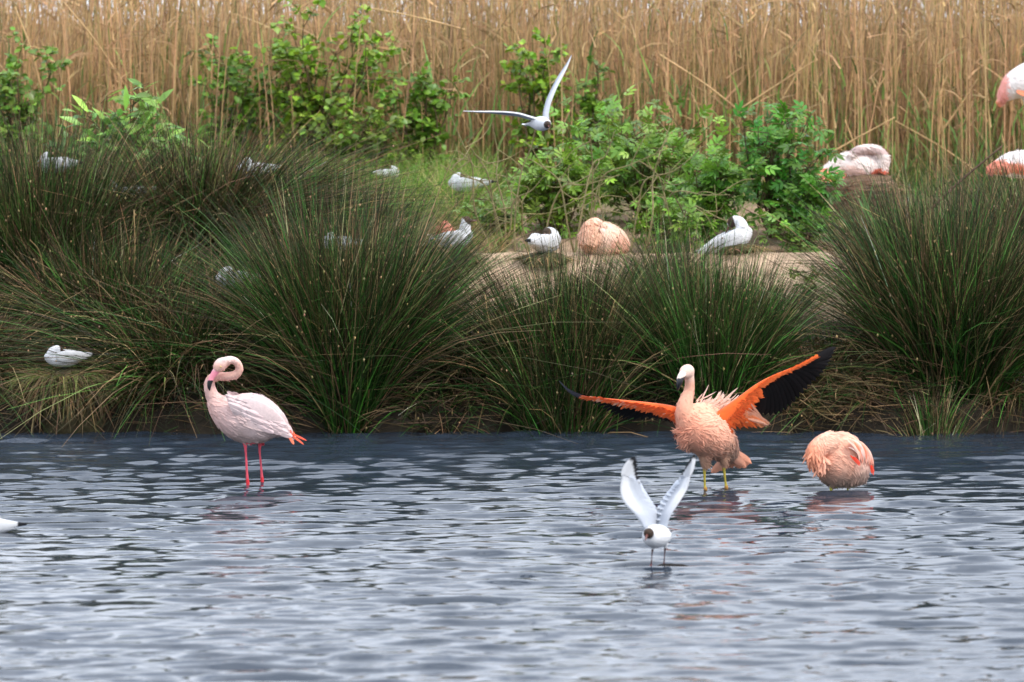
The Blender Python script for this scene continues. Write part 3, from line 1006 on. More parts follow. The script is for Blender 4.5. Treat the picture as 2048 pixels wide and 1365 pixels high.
# nest cushion: drooping rush litter under the white bird on the left
r = np.random.default_rng(91)
pn = at(132, 735, 33.95)
e = empty("rush_nest", (pn[0], pn[1], pn[2] - 0.10))
tag(e, "cushion nest of matted green rush with dead straw drooping over the water", "nest")
core = fuse("nest_core", [ball((0, 0, -0.04), (0.30, 0.26, 0.14)), ball((0.05, 0.15, -0.32), (0.26, 0.3, 0.32))], 0.02)
set_cols(core, jit((0.06, 0.05, 0.025), len(core.vertices), 0.2, 0.05, r))
obj("cushion", core, M_SOIL, e)
n = 900
a = r.uniform(0, 2 * np.pi, n)
b = np.stack([np.cos(a) * 0.27 * np.sqrt(r.random(n)), np.sin(a) * 0.24 * np.sqrt(r.random(n)) - 0.02, np.zeros(n) + 0.05], 1)
d = nz(np.stack([b[:, 0] * 3 + r.normal(size=n) * 0.3, b[:, 1] * 3 - 0.3 + r.normal(size=n) * 0.2, r.uniform(0.0, 0.5, n)], 1))
c = np.where(r.random((n, 1)) < 0.55, jit((0.15, 0.18, 0.045), n, 0.25, 0.1, r), jit(RUSH_BROWN, n, 0.2, 0.08, r))
P1 = ribbons(b, d, r.uniform(0.12, 0.3, n), np.stack([d[:, 0] * 0.1, d[:, 1] * 0.1, -r.uniform(0.3, 1.2, n)], 1), np.full(n, 0.006), 4, c * 0.8, c, rng=r)
obj("rush_rim", mesh_np("rush_rim", *P1), M_RUSH, e, kind="stuff")
n = 210
a = r.uniform(np.pi * 1.0, np.pi * 2.0, n)
b = np.stack([np.cos(a) * 0.26, np.sin(a) * 0.24, r.uniform(-0.16, 0.03, n)], 1)
d = nz(np.stack([np.cos(a) * 0.55, np.sin(a) * 0.6, -r.uniform(0.0, 0.9, n)], 1) + r.normal(size=(n, 3)) * 0.32)
c = jit(RUSH_STRAW * 0.55, n, 0.5, 0.08, r)
P2 = ribbons(b, d, r.uniform(0.05, 0.20, n), np.stack([r.normal(size=n) * 0.1, np.zeros(n), -r.uniform(0.3, 0.9, n)], 1), np.full(n, 0.011), 4, c * 0.7, c, taper=4, rng=r)
obj("drooping_straw", mesh_np("drooping_straw", *P2), M_RUSH, e, kind="stuff")

# straw litter washed up on the bank, and loose dead stems across the rushes
def litter(name, label, px0, px1, u0, u1, n, seed, L=0.35, col=RUSH_STRAW, h=0.18):
    r = np.random.default_rng(seed)
    D = 34.4
    x = r.uniform(xw(px0, D), xw(px1, D), n); y = shore(x) + r.uniform(u0, u1, n)
    b = np.stack([x, y, hgt(x, y) + r.random(n) ** 2 * h], 1)
    d = nz(np.stack([r.normal(size=n), r.normal(size=n) * 0.5, r.normal(size=n) * 0.28], 1))
    c = jit(col, n, 0.35, 0.08, r)
    P = ribbons(b, d, r.uniform(0.4, 1.2, n) * L, np.stack([r.normal(size=n) * 0.12, np.zeros(n), -r.uniform(0, 0.25, n)], 1), r.uniform(0.004, 0.009, n), 3, c * 0.85, c, taper=4, rng=r)
    tag(obj(name, mesh_np(name, *P), M_RUSH), label, "litter", kind="stuff")


litter("straw_litter", "heap of tan dead straw at the waterline below the black wing", 1540, 1760, 0.0, 0.6, 1000, 95, h=0.26, col=RUSH_STRAW * 0.75)
litter("dead_stem_litter", "dark dead rush litter strewn along the muddy bank", -100, 2150, 0.0, 0.9, 5200, 96, col=RUSH_BROWN * 0.5, h=0.25)
litter("waterline_litter", "thin scraps of straw floating along the waterline", -100, 2150, -0.12, 0.08, 300, 97, L=0.2, col=RUSH_BROWN * 0.8, h=0.03)

r = np.random.default_rng(98)
spots = [(265, 590, 268, 420, 35.0), (210, 690, 195, 560, 34.5), (300, 500, 290, 430, 35.3), (640, 585, 690, 575, 33.9), (590, 700, 600, 620, 34.0), (700, 870, 690, 740, 33.9), (1100, 620, 1140, 720, 34.0),
         (1060, 760, 1110, 700, 34.0), (1200, 720, 1230, 600, 34.0), (690, 410, 650, 480, 35.6), (970, 590, 1000, 690, 34.0), (1830, 800, 1790, 700, 34.0), (1960, 740, 1900, 620, 34.0), (1480, 590, 1540, 540, 34.4),
         (1990, 850, 1965, 720, 33.9), (2010, 560, 1960, 640, 34.1), (90, 560, 60, 480, 34.9), (140, 700, 128, 620, 34.4), (360, 640, 320, 560, 34.6), (430, 690, 470, 610, 34.4), (250, 840, 300, 770, 34.0),
         (800, 690, 760, 620, 33.9), (1000, 850, 1040, 790, 33.9), (1260, 780, 1220, 700, 33.9), (1700, 850, 1600, 800, 33.9), (1750, 820, 1640, 830, 33.9), (890, 620, 960, 560, 34.3), (330, 420, 395, 418, 35.7),
         (1700, 640, 1760, 560, 34.5), (1530, 740, 1480, 650, 34.1), (70, 820, 40, 760, 34.1), (600, 560, 560, 480, 34.6)]
for (xa, ya, xb, yb, D) in spots:
    A, B = at(xa, ya, D + 0.1), at(xb, yb, D - 0.05)
    pole("dead_stem", A, B, r.uniform(0.0040, 0.0065), RUSH_STRAW * r.uniform(0.8, 1.2), "loose tan dead stem caught slantwise among the rushes", "stem", "loose dead stems among the rushes", mat=M_RUSH, kink=r.normal(size=3) * 0.02)


# ------------------------------------------------------------------ birds
def blend(c, k, to):
    k = np.clip(k, 0, 1)[:, None]
    return c * (1 - k) + np.asarray(to)[None] * k


def plumage(me, colf, n, L, W, flow, lift=0.18, jitter=0.15, seed=0, mask=None, curl=0.12, ragged=0.05, tip=None):
    """small feathers rooted in the body skin, lying along `flow`"""
    r = np.random.default_rng(seed)
    V, N = verts_of(me), normals_of(me)
    idx = np.arange(len(V))
    if mask is not None: idx = idx[mask(V)]
    i = r.choice(idx, n)
    p, nn = V[i] + r.normal(size=(n, 3)) * 0.003, nz(N[i])
    f = flow(p) + r.normal(size=(n, 3)) * jitter
    f = nz(f - nn * np.sum(f * nn, 1, keepdims=True))
    f = nz(f + nn * (lift * r.uniform(0.3, 1.4, (n, 1))))
    c = colf(p) * (1 + r.normal(size=(n, 1)) * 0.07)
    tc = c * 1.06 if tip is None else tip(p, c)
    return feathers(p - nn * 0.002, f, nn, L * r.uniform(0.7, 1.3, n), W * r.uniform(0.7, 1.3, n), c, curl, tc, ragged, r)


def P3(ox, oy, S):
    return lambda x, y, w=0.0: np.array([(x - ox) / S, w, (oy - y) / S])


def st(P, rows, S):
    """rows of (x, y, depth, half-depth px, half-height px) -> loft stations"""
    return [(*P(x, y, w), a / S, b / S) for x, y, w, a, b in rows]


def place(name, px, py, D, label, cat, group=None, z=None):
    p = at(px, py, D)
    e = empty(name, (p[0], D, p[2] if z is None else z))
    return tag(e, label, cat, group)


def eye(parent, c, r_, iris=(0.55, 0.42, 0.10)):
    V, fl = ball(c, r_, 10, 7)
    k = np.linalg.norm((V - np.asarray(c)) * np.array([1, 0, 1]), axis=1) < r_ * 0.45
    col = np.where(k[:, None], np.array([[0.01, 0.01, 0.01]]), np.array([iris]))
    obj("eye", mesh_np("eye", V, fl, col, True), M_BILL, parent)


def seg_dist(V, a, b):
    a, b = np.asarray(a), np.asarray(b)
    t = np.clip(((V - a) @ (b - a)) / ((b - a) @ (b - a)), 0, 1)
    return np.linalg.norm(V - (a + t[:, None] * (b - a)), axis=1)


def webbed_foot(c, r_):
    """three-toed flat foot, heel at c"""
    c = np.asarray(c, float)
    sh = []
    for a in (-0.5, 0.0, 0.5):
        e_ = c + np.array([-math.cos(a), -math.sin(a) - 0.5, -0.15]) * r_ * 5
        sh.append(loft([(*c, r_, r_ * 0.7), (*((c + e_) / 2), r_ * 0.8, r_ * 0.5), (*e_, r_ * 0.5, r_ * 0.3)], (0, 0, 1), m=2, n=8))
    return sh


# ---- pale pink flamingo preening its neck
def preening_flamingo():
    S = 1356.0
    P = P3(560, 1243, S)
    e = place("flamingo", 507, 972, 30.15, "pale pink flamingo preening its curled neck, standing on red legs in the water", "flamingo", "flamingos wading in the pond", 0.0)
    body = st(P, [(205, 480, 0, 62, 66), (262, 552, 0, 105, 112), (345, 610, 0, 150, 172), (450, 648, 0, 178, 218), (560, 672, 0, 180, 228),
                  (650, 692, 0, 165, 205), (740, 720, 0, 130, 152), (815, 758, 0, 80, 84), (880, 800, 0, 40, 42)], S)
    neck = st(P, [(262, 560, 0, 90, 95), (205, 470, 0, 60, 62), (180, 405, 0.0, 52, 54), (176, 350, 0.005, 46, 47), (205, 304, 0.0, 41, 42), (270, 291, -0.01, 37, 38),
                  (350, 288, -0.03, 36, 38), (418, 266, -0.045, 35, 37), (443, 212, -0.055, 33, 35), (418, 160, -0.065, 33, 34), (365, 141, -0.07, 36, 36), (315, 158, -0.075, 42, 42)], S)
    head = st(P, [(345, 150, -0.073, 36, 36), (300, 168, -0.075, 46, 54), (268, 195, -0.078, 44, 56), (238, 226, -0.08, 32, 36)], S)
    legA = st(P, [(485, 830, -0.035, 42, 46), (490, 885, -0.035, 20, 21), (496, 960, -0.035, 12, 12), (502, 1080, -0.035, 11.5, 11.5), (508, 1190, -0.035, 14, 14), (512, 1235, -0.035, 17, 17), (516, 1400, -0.03, 11, 11), (520, 1720, -0.03, 11, 11)], S)
    legB = st(P, [(618, 830, 0.05, 46, 50), (616, 885, 0.05, 22, 24), (612, 960, 0.05, 12, 12), (622, 1080, 0.05, 11.5, 11.5), (630, 1180, 0.05, 14, 14), (634, 1228, 0.05, 17, 17), (638, 1400, 0.05, 11, 11), (640, 1720, 0.05, 11, 11)], S)
    shapes = [loft(body), loft(neck, n=14), loft(head, n=14), loft(legA, n=10), loft(legB, n=10)]
    shapes += webbed_foot(P(520, 1715, -0.03), 0.010) + webbed_foot(P(640, 1715, 0.05), 0.010)
    me = fuse("body", shapes, 0.0062, 3)

    def colf(V):
        zx, zy = V[:, 0] * S + 560, 1243 - V[:, 2] * S
        c = np.repeat(np.array([[0.63, 0.48, 0.46]]), len(V), 0)
        c = blend(c, (560 - zx) / 420, (0.70, 0.43, 0.37))
        c = blend(c, (zy - 690) / 220 + 0.25 * vnoise(V, 30, 3), (0.30, 0.22, 0.19))          # belly stain, with underside shade painted into it
        c = blend(c, (400 - zy) / 120, (0.76, 0.44, 0.35))                                      # neck
        c = blend(c, (175 - zy) / 60 + (zx < 330) * 0.3 - (zy > 260), (0.74, 0.56, 0.52))
        leg = (zy > 880 + 6 * vnoise(V, 60, 4)) & ((np.abs(zx - 502) < 45) | (np.abs(zx - 628) < 45))
        c[leg] = (0.62, 0.085, 0.115)
        c[leg & (zy > 1190) & (zy < 1260)] = (0.58, 0.035, 0.045)
        return c
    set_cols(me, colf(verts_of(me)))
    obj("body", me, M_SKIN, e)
    flow = lambda p: np.repeat(np.array([[0.82, 0.0, -0.42]]), len(p), 0)
    inb = lambda V: (1243 - V[:, 2] * S > 455) & (1243 - V[:, 2] * S < 880)
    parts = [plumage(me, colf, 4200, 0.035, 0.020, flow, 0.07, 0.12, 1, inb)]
    # neck down feathers
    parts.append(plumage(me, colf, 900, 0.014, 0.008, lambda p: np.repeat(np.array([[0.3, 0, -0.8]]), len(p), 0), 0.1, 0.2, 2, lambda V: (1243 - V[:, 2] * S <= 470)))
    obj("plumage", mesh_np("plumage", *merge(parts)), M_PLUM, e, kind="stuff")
    # folded wing: shell plus overlapping rows of covert feathers and drooping tertials
    r = np.random.default_rng(5)
    for side in (-1, 1):
        rows = st(P, [(350, 520, side * 0.075, 10, 50), (440, 550, side * 0.105, 16, 92), (560, 592, side * 0.118, 19, 118), (680, 642, side * 0.108, 17, 104), (790, 705, side * 0.078, 12, 62), (862, 752, side * 0.052, 8, 26)], S)
        V, fl = loft(rows)
        c = np.repeat(np.array([[0.68, 0.53, 0.51]]), len(V), 0)
        w = obj("wing", mesh_np("wing", V, fl, c, True), M_SKIN, e)
        R_, D_, N_, L_, W_, C_ = [], [], [], [], [], []
        for row, (y0, ln, wd) in enumerate([(-100, 0.050, 0.032), (-60, 0.06, 0.034), (-15, 0.07, 0.038), (35, 0.085, 0.04), (80, 0.10, 0.04)]):
            for k in range(15):
                t = (k + r.uniform(0, 0.8)) / 15
                cx = 345 + t * 440; cy = 515 + t * 195
                x, y = cx + y0 * 0.38, cy + y0 * (1 - 0.45 * abs(t - 0.45))
                R_.append(P(x, y, side * (0.148 - 0.050 * max(0, t - 0.45) / 0.55 - 0.02 * (abs(y0) / 100))))
                D_.append(np.array([0.85, -side * 0.12 * t, -0.42 + r.normal() * 0.08])); N_.append([0, side, 0.15])
                L_.append(ln * r.uniform(0.8, 1.2)); W_.append(wd * r.uniform(0.8, 1.2))
                C_.append(np.array([0.71, 0.565, 0.55]) * r.uniform(0.80, 1.08))
        n = len(R_)
        Pf = feathers(np.array(R_), np.array(D_), np.array(N_, float), np.array(L_), np.array(W_), np.array(C_), 0.10, np.array(C_) * np.array([1.03, 0.96, 0.96]), 0.08, r)
        # long tertials drooping over the tail
        m = 12
        t = np.linspace(0, 1, m)
        root = np.stack([P(640 + 110 * a, 560 + 90 * a, side * (0.11 - 0.03 * a)) for a in t])
        tipp = np.stack([P(800 + 85 * a, 770 - 30 * a, side * (0.05 - 0.02 * a)) for a in t])
        dd = tipp - root
        Pt = feathers(root, dd, np.repeat([[0.3, side, 0.3]], m, 0), np.linalg.norm(dd, axis=1), np.full(m, 0.026), np.repeat([[0.74, 0.60, 0.59]], m, 0), 0.05, np.repeat([[0.76, 0.57, 0.56]], m, 0), 0.05, r)
        obj("covert_feathers", mesh_np("covert_feathers", *merge([Pf, Pt])), M_PLUM, w)
    # red patch and tail
    m = 10
    root = np.stack([P(820 + r.uniform(-8, 25), 755 + r.uniform(-10, 25), r.uniform(-0.05, 0.05)) for _ in range(m)])
    dd = np.stack([P(0, 0) * 0 + np.array([0.8, r.normal() * 0.1, -0.38 + r.normal() * 0.12]) for _ in range(m)])
    obj("wing_patch", mesh_np("wing_patch", *feathers(root, dd, np.repeat([[0.2, -1, 0.5]], m, 0), np.full(m, 0.055), np.full(m, 0.02), np.repeat([[0.85, 0.09, 0.045]], m, 0), 0.1, None, 0.1, r)), M_PLUM, e)["label"] = "red flight feather patch"
    for (x0, y0, x1, y1, wd, col) in [(840, 775, 935, 838, 0.040, (0.82, 0.66, 0.66)), (838, 795, 925, 852, 0.036, (0.80, 0.62, 0.62)), (870, 810, 920, 892, 0.022, (0.84, 0.20, 0.11)), (900, 800, 1032, 862, 0.014, (0.82, 0.10, 0.05)),
                                      (905, 815, 1008, 895, 0.014, (0.82, 0.12, 0.06)), (895, 812, 968, 870, 0.014, (0.82, 0.14, 0.07)), (850, 760, 930, 815, 0.03, (0.84, 0.12, 0.06))]:
        w = r.uniform(-0.03, 0.0)
        obj("tail_feather", mesh_np("tail_feather", *flight_feather(P(x0, y0, w), P(x1, y1, w + r.normal() * 0.01), wd, (0.3, -1, 0.4), 0.0, col), True), M_PLUM, e)
    # bill
    V, fl = loft(st(P, [(252, 222, -0.08, 24, 34), (228, 255, -0.082, 21, 30), (204, 292, -0.084, 19, 25), (188, 330, -0.087, 18, 24), (181, 372, -0.088, 14, 18), (184, 408, -0.088, 5, 6)], S), n=14)
    zy = 1243 - V[:, 2] * S
    c = np.where((zy > 318)[:, None], np.array([[0.012, 0.011, 0.012]]), np.array([[0.74, 0.24, 0.30]]))
    c = np.where((zy < 235)[:, None], np.array([[0.78, 0.36, 0.38]]), c)
    obj("bill", mesh_np("bill", V, fl, c, True), M_BILL, e)
    eye(e, P(283, 196, -0.108), 0.0058, (0.75, 0.55, 0.18))


preening_flamingo()


# ---- salmon flamingo spreading its wings
def spread_flamingo():
    S = 1424.0
    P = P3(591, 1300, S)
    SP = 312.0
    Q = lambda px, py, w=0.0: np.array([(px - 1430) / SP, w, (985.7 - py) / SP])
    e = place("flamingo", 1430, 986, 29.7, "salmon flamingo with orange and black wings spread wide, standing in the water", "flamingo", "flamingos wading in the pond", 0.0)
    ax = nz(np.array([0.62, 0.55, -0.38]))
    hint = nz(np.cross(ax, [0, 0, 1]))
    body = st(P, [(318, 560, -0.16, 82, 85), (335, 640, -0.15, 112, 120), (395, 715, -0.10, 165, 175), (485, 770, -0.03, 182, 208), (575, 820, 0.05, 180, 208), (650, 890, 0.13, 150, 165), (720, 970, 0.22, 110, 115), (790, 1050, 0.30, 60, 55)], S)
    neck = st(P, [(345, 690, -0.13, 110, 115), (303, 600, -0.165, 84, 86), (302, 520, -0.165, 74, 76), (322, 440, -0.15, 61, 63), (345, 370, -0.14, 48, 50), (350, 300, -0.14, 44, 45), (345, 240, -0.145, 44, 45), (335, 205, -0.15, 48, 48)], S)
    head = st(P, [(348, 235, -0.14, 46, 46), (328, 190, -0.155, 68, 66), (303, 205, -0.18, 56, 56), (284, 228, -0.20, 36, 34)], S)
    legA = st(P, [(500, 960, -0.02, 75, 80), (492, 1050, -0.03, 36, 36), (493, 1110, -0.03, 17, 17), (494, 1180, -0.03, 13, 13), (497, 1255, -0.03, 13, 13), (502, 1283, -0.035, 22, 22), (506, 1330, -0.03, 14, 14), (510, 1760, 0.0, 12, 12)], S)
    legB = st(P, [(650, 950, 0.08, 75, 80), (672, 1040, 0.07, 36, 38), (676, 1105, 0.07, 18, 18), (684, 1180, 0.07, 13, 13), (694, 1250, 0.07, 13, 13), (700, 1283, 0.065, 22, 22), (704, 1330, 0.07, 14, 14), (706, 1760, 0.09, 12, 12)], S)
    back = st(P, [(330, 640, -0.10, 95, 100), (400, 600, -0.03, 105, 100), (500, 605, 0.05, 120, 110), (610, 640, 0.12, 110, 100), (690, 720, 0.18, 80, 80)], S)
    shapes = [loft(body, hint), loft(back, hint), loft(neck, (0.3, 1, 0), n=14), loft(head, (0.6, 1, 0.2), n=14), loft(legA, n=10), loft(legB, n=10)]
    shapes += webbed_foot(P(510, 1755, 0.0), 0.010) + webbed_foot(P(706, 1755, 0.09), 0.010)
    me = fuse("body", shapes, 0.0065, 3)

    def colf(V):
        zx, zy = V[:, 0] * S + 591, 1300 - V[:, 2] * S
        nn = vnoise(V, 22, 9)
        c = np.repeat(np.array([[0.76, 0.335, 0.215]]), len(V), 0)
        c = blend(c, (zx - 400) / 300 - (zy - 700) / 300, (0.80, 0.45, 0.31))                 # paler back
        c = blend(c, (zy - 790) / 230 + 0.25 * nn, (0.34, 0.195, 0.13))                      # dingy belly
        c = blend(c, (560 - zy) / 200, (0.72, 0.38, 0.265))
        c = blend(c, (300 - zy) / 70, (0.76, 0.53, 0.43))
        leg = (zy > 1100) & ((np.abs(zx - 498) < 48) | (np.abs(zx - 690) < 48)) & (V[:, 1] < 0.14)
        c[leg] = (0.36, 0.29, 0.045)
        c[leg & (zy > 1262) & (zy < 1310)] = (0.33, 0.17, 0.05)
        return c
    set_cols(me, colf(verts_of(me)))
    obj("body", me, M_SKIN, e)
    zyf = lambda V: 1300 - V[:, 2] * S
    zxf = lambda V: V[:, 0] * S + 591

    def flow(p):
        f = np.repeat(np.array([[0.62, 0.35, -0.45]]), len(p), 0)
        left = (zxf(p) < 400) & (zyf(p) > 700)
        f[left] = (-0.7, 0.3, -0.35)
        up = (zxf(p) > 420) & (zyf(p) < 700)
        f[up] = (0.85, 0.25, 0.28)
        return f
    breast = lambda V: (zyf(V) > 560) & (zyf(V) < 1080) & (V[:, 2] > 0.15)
    parts = [plumage(me, colf, 12000, 0.028, 0.0075, flow, 0.055, 0.13, 11, breast, 0.08, 0.15)]
    parts.append(plumage(me, colf, 420, 0.055, 0.008, flow, 0.24, 0.25, 12, lambda V: breast(V) & (zyf(V) > 640) & (zxf(V) > 380), 0.10, 0.35))
    parts.append(plumage(me, colf, 300, 0.062, 0.008, flow, 0.5, 0.35, 15, lambda V: (zyf(V) > 690) & (zyf(V) < 940) & (zxf(V) < 380), 0.10, 0.35))
    parts.append(plumage(me, colf, 900, 0.018, 0.010, lambda p: np.repeat([[0.2, 0.0, -1.0]], len(p), 0), 0.06, 0.2, 13, lambda V: (zyf(V) < 600) & (zyf(V) > 270)))
    # ruffled scapulars standing up behind the shoulder, flank fluff
    r = np.random.default_rng(14)
    m = 230
    root = np.stack([Q(1385 + 70 * a + r.normal() * 6, 832 - 8 * a + r.normal() * 9, 0.02 + 0.08 * a) for a in r.random(m)])
    dd = np.stack([nz([0.8 + r.normal() * 0.25, 0.2 + r.normal() * 0.3, 0.42 + r.normal() * 0.32]) * r.uniform(0.05, 0.14) for _ in range(m)])
    parts.append(feathers(root, dd, np.repeat([[-0.3, -0.8, 0.5]], m, 0), np.linalg.norm(dd, axis=1), r.uniform(0.007, 0.013, m), jit((0.80, 0.46, 0.33), m, 0.08, 0.03, r), -0.12, jit((0.82, 0.60, 0.48), m, 0.05, 0.03, r), 0.3, r))
    obj("plumage", mesh_np("plumage", *merge(parts)), M_PLUM, e, kind="stuff")
    ORG, ORG2, PCH, BLK = np.array([0.80, 0.125, 0.020]), np.array([0.80, 0.24, 0.09]), np.array([0.80, 0.36, 0.22]), np.array([0.0125, 0.0115, 0.012])

    def wing(att, end, t0, nq, arm, cov, fw, lbl, nrm, covdir, sagk):
        V, fl = loft(arm, (0.2, 1, 0.1), n=12)
        c = jit(ORG, len(V), 0.06, 0.03, r)
        w = obj("wing", mesh_np("wing", V, fl, c, True), M_PLUM, e)
        w["label"] = lbl
        ts = np.linspace(t0, 1, nq)
        A, B = curve_at(att, ts), curve_at(end, (ts - t0) / (1 - t0))
        for k in range(nq):
            Pf = flight_feather(A[k] + np.array([0, 0.004 * (k % 3), 0]), B[k], fw * (1.0 if k < nq - 4 else 0.8), nrm, sagk(ts[k]), (BLK if k < nq - 4 or lbl[0] == 'r' else np.array([0.07, 0.07, 0.085])) * r.uniform(0.8, 1.4))
            obj("flight_feather", mesh_np("flight_feather", *Pf, True), M_QUILL, w)
        # coverts in overlapping rows
        n = len(cov)
        R_ = np.array([c_[0] for c_ in cov]); E_ = np.array([c_[1] for c_ in cov]); C_ = np.array([c_[2] for c_ in cov])
        dd = E_ - R_
        obj("covert_feathers", mesh_np("covert_feathers", *feathers(R_, dd, np.repeat([nrm], n, 0), np.linalg.norm(dd, axis=1), r.uniform(0.016, 0.03, n), C_, 0.06, C_ * np.array([1.0, 1.2, 1.25]), 0.25, r)), M_PLUM, w, kind="stuff")

    # bird's left wing (raised, seen from below)
    att = [Q(1452, 840, 0.02), Q(1500, 800, 0.05), Q(1542, 770, 0.08), Q(1588, 747, 0.10), Q(1628, 727, 0.12)]
    end = [Q(1497, 824, 0.12), Q(1525, 838, 0.15), Q(1560, 837, 0.18), Q(1590, 815, 0.20), Q(1618, 786, 0.20), Q(1646, 758, 0.20), Q(1663, 732, 0.18), Q(1674, 702, 0.16)]
    arm = [(*Q(1415, 862, 0.0), 0.045, 0.06), (*Q(1455, 830, 0.02), 0.032, 0.045), (*Q(1484, 806, 0.035), 0.024, 0.034), (*Q(1514, 780, 0.05), 0.016, 0.022), (*Q(1545, 761, 0.075), 0.011, 0.014), (*Q(1600, 737, 0.10), 0.007, 0.008), (*Q(1630, 722, 0.12), 0.004, 0.005)]
    cov = []
    for i in range(430):
        t = r.random() ** 1.25
        a = curve_at([Q(1440, 838, 0.0), Q(1484, 802, 0.02), Q(1514, 776, 0.03), Q(1545, 759, 0.05), Q(1600, 736, 0.08), Q(1634, 720, 0.10)], [t])[0]
        a = a + np.array([0.0, -0.014 * (1 - t), -r.random() * (0.13 if t < 0.42 else 0.03) * (1 - t)])
        ln = r.uniform(0.026, 0.044) * (1.15 - 0.6 * t)
        cov.append((a, a + ln * nz([0.75, 0.25, -0.55 + 0.85 * t + r.normal() * 0.12]), ORG * r.uniform(0.85, 1.1)))
    for i in range(190):           # inner secondaries / tertials hanging below
        t = r.random()
        a = Q(1442 + 60 * t + r.normal() * 3, 838 - 10 * t + r.normal() * 6, 0.0)
        b_ = Q(1450 + 92 * t + r.normal() * 4, 858 - 16 * max(0, t - 0.7) + r.normal() * 3, 0.06 + r.normal() * 0.02)
        cov.append((a, b_, (ORG if t < 0.75 else ORG2 if t < 0.88 else PCH) * r.uniform(0.85, 1.08)))
    wing(att, end, 0.30, 24, arm, cov, 0.058, "raised orange wing with black flight feathers", (-0.35, -0.85, -0.4), None, lambda t: 0.004)

    # bird's right wing (level, seen almost along its edge)
    att = [Q(1352, 836, -0.10), Q(1300, 820, -0.06), Q(1250, 812, -0.02), Q(1205, 805, 0.02), Q(1172, 800, 0.04)]
    end = [Q(1342, 852, 0.10), Q(1310, 846, 0.16), Q(1262, 850, 0.20), Q(1232, 840, 0.22), Q(1205, 826, 0.2), Q(1172, 806, 0.16), Q(1135, 785, 0.12), Q(1118, 768, 0.10)]
    arm = [(*Q(1385, 850, -0.10), 0.05, 0.070), (*Q(1345, 828, -0.09), 0.045, 0.048), (*Q(1300, 817, -0.06), 0.035, 0.032), (*Q(1250, 810, -0.02), 0.026, 0.022), (*Q(1205, 803, 0.02), 0.014, 0.010), (*Q(1168, 799, 0.04), 0.005, 0.006)]
    cov = []
    for i in range(300):
        t = r.random()
        a = curve_at([Q(1352, 826, -0.14), Q(1300, 814, -0.10), Q(1250, 807, -0.05), Q(1205, 802, 0.0), Q(1170, 799, 0.03)], [t])[0]
        a = a + np.array([0, 0, (-r.random() * 0.045 + 0.012) * (1 - t) ** 0.8])
        ln = r.uniform(0.03, 0.05)
        cov.append((a, a + ln * nz([-0.55 - 0.4 * t, 0.35, -0.55 + 0.5 * t + r.normal() * 0.15]), (ORG if r.random() > t * 0.25 else PCH) * r.uniform(0.88, 1.1)))
    wing(att, end, 0.04, 24, arm, cov, 0.055, "level orange wing with a curved black tip", (0.1, -0.5, -0.85), None, lambda t: 0.03 * max(0, t - 0.8) / 0.2)
    # tail
    for k in range(18):
        a = k / 17
        A = P(715 + r.normal() * 12, 960 + 60 * (1 - a) + r.normal() * 8, 0.20 + 0.02 * r.normal())
        B = P(570 + 385 * a + r.normal() * 8, 1160 - 45 * a + r.normal() * 12, 0.30 + 0.03 * r.normal())
        obj("tail_feather", mesh_np("tail_feather", *flight_feather(A, B, 0.055, (-0.2, -1, 0.1), 0.0, (0.74, 0.38, 0.26), (0.82, 0.34, 0.20)), True), M_PLUM, e)
    # bill: pale base, black hooked tip
    V, fl = loft(st(P, [(298, 205, -0.185, 40, 40), (276, 222, -0.207, 35, 35), (260, 248, -0.222, 31, 33), (251, 282, -0.230, 27, 29), (243, 318, -0.230, 18, 19), (236, 356, -0.220, 6, 6)], S), (0.6, 1, 0.2), n=14)
    zy = zyf(V)
    c = np.where((zy + 0.25 * (zxf(V) - 262) > 240)[:, None], np.array([[0.012, 0.012, 0.016]]), np.array([[0.86, 0.68, 0.56]]))
    obj("bill", mesh_np("bill", V, fl, c, True), M_BILL, e)
    eye(e, P(326, 192, -0.197), 0.0055, (0.6, 0.45, 0.2))


spread_flamingo()


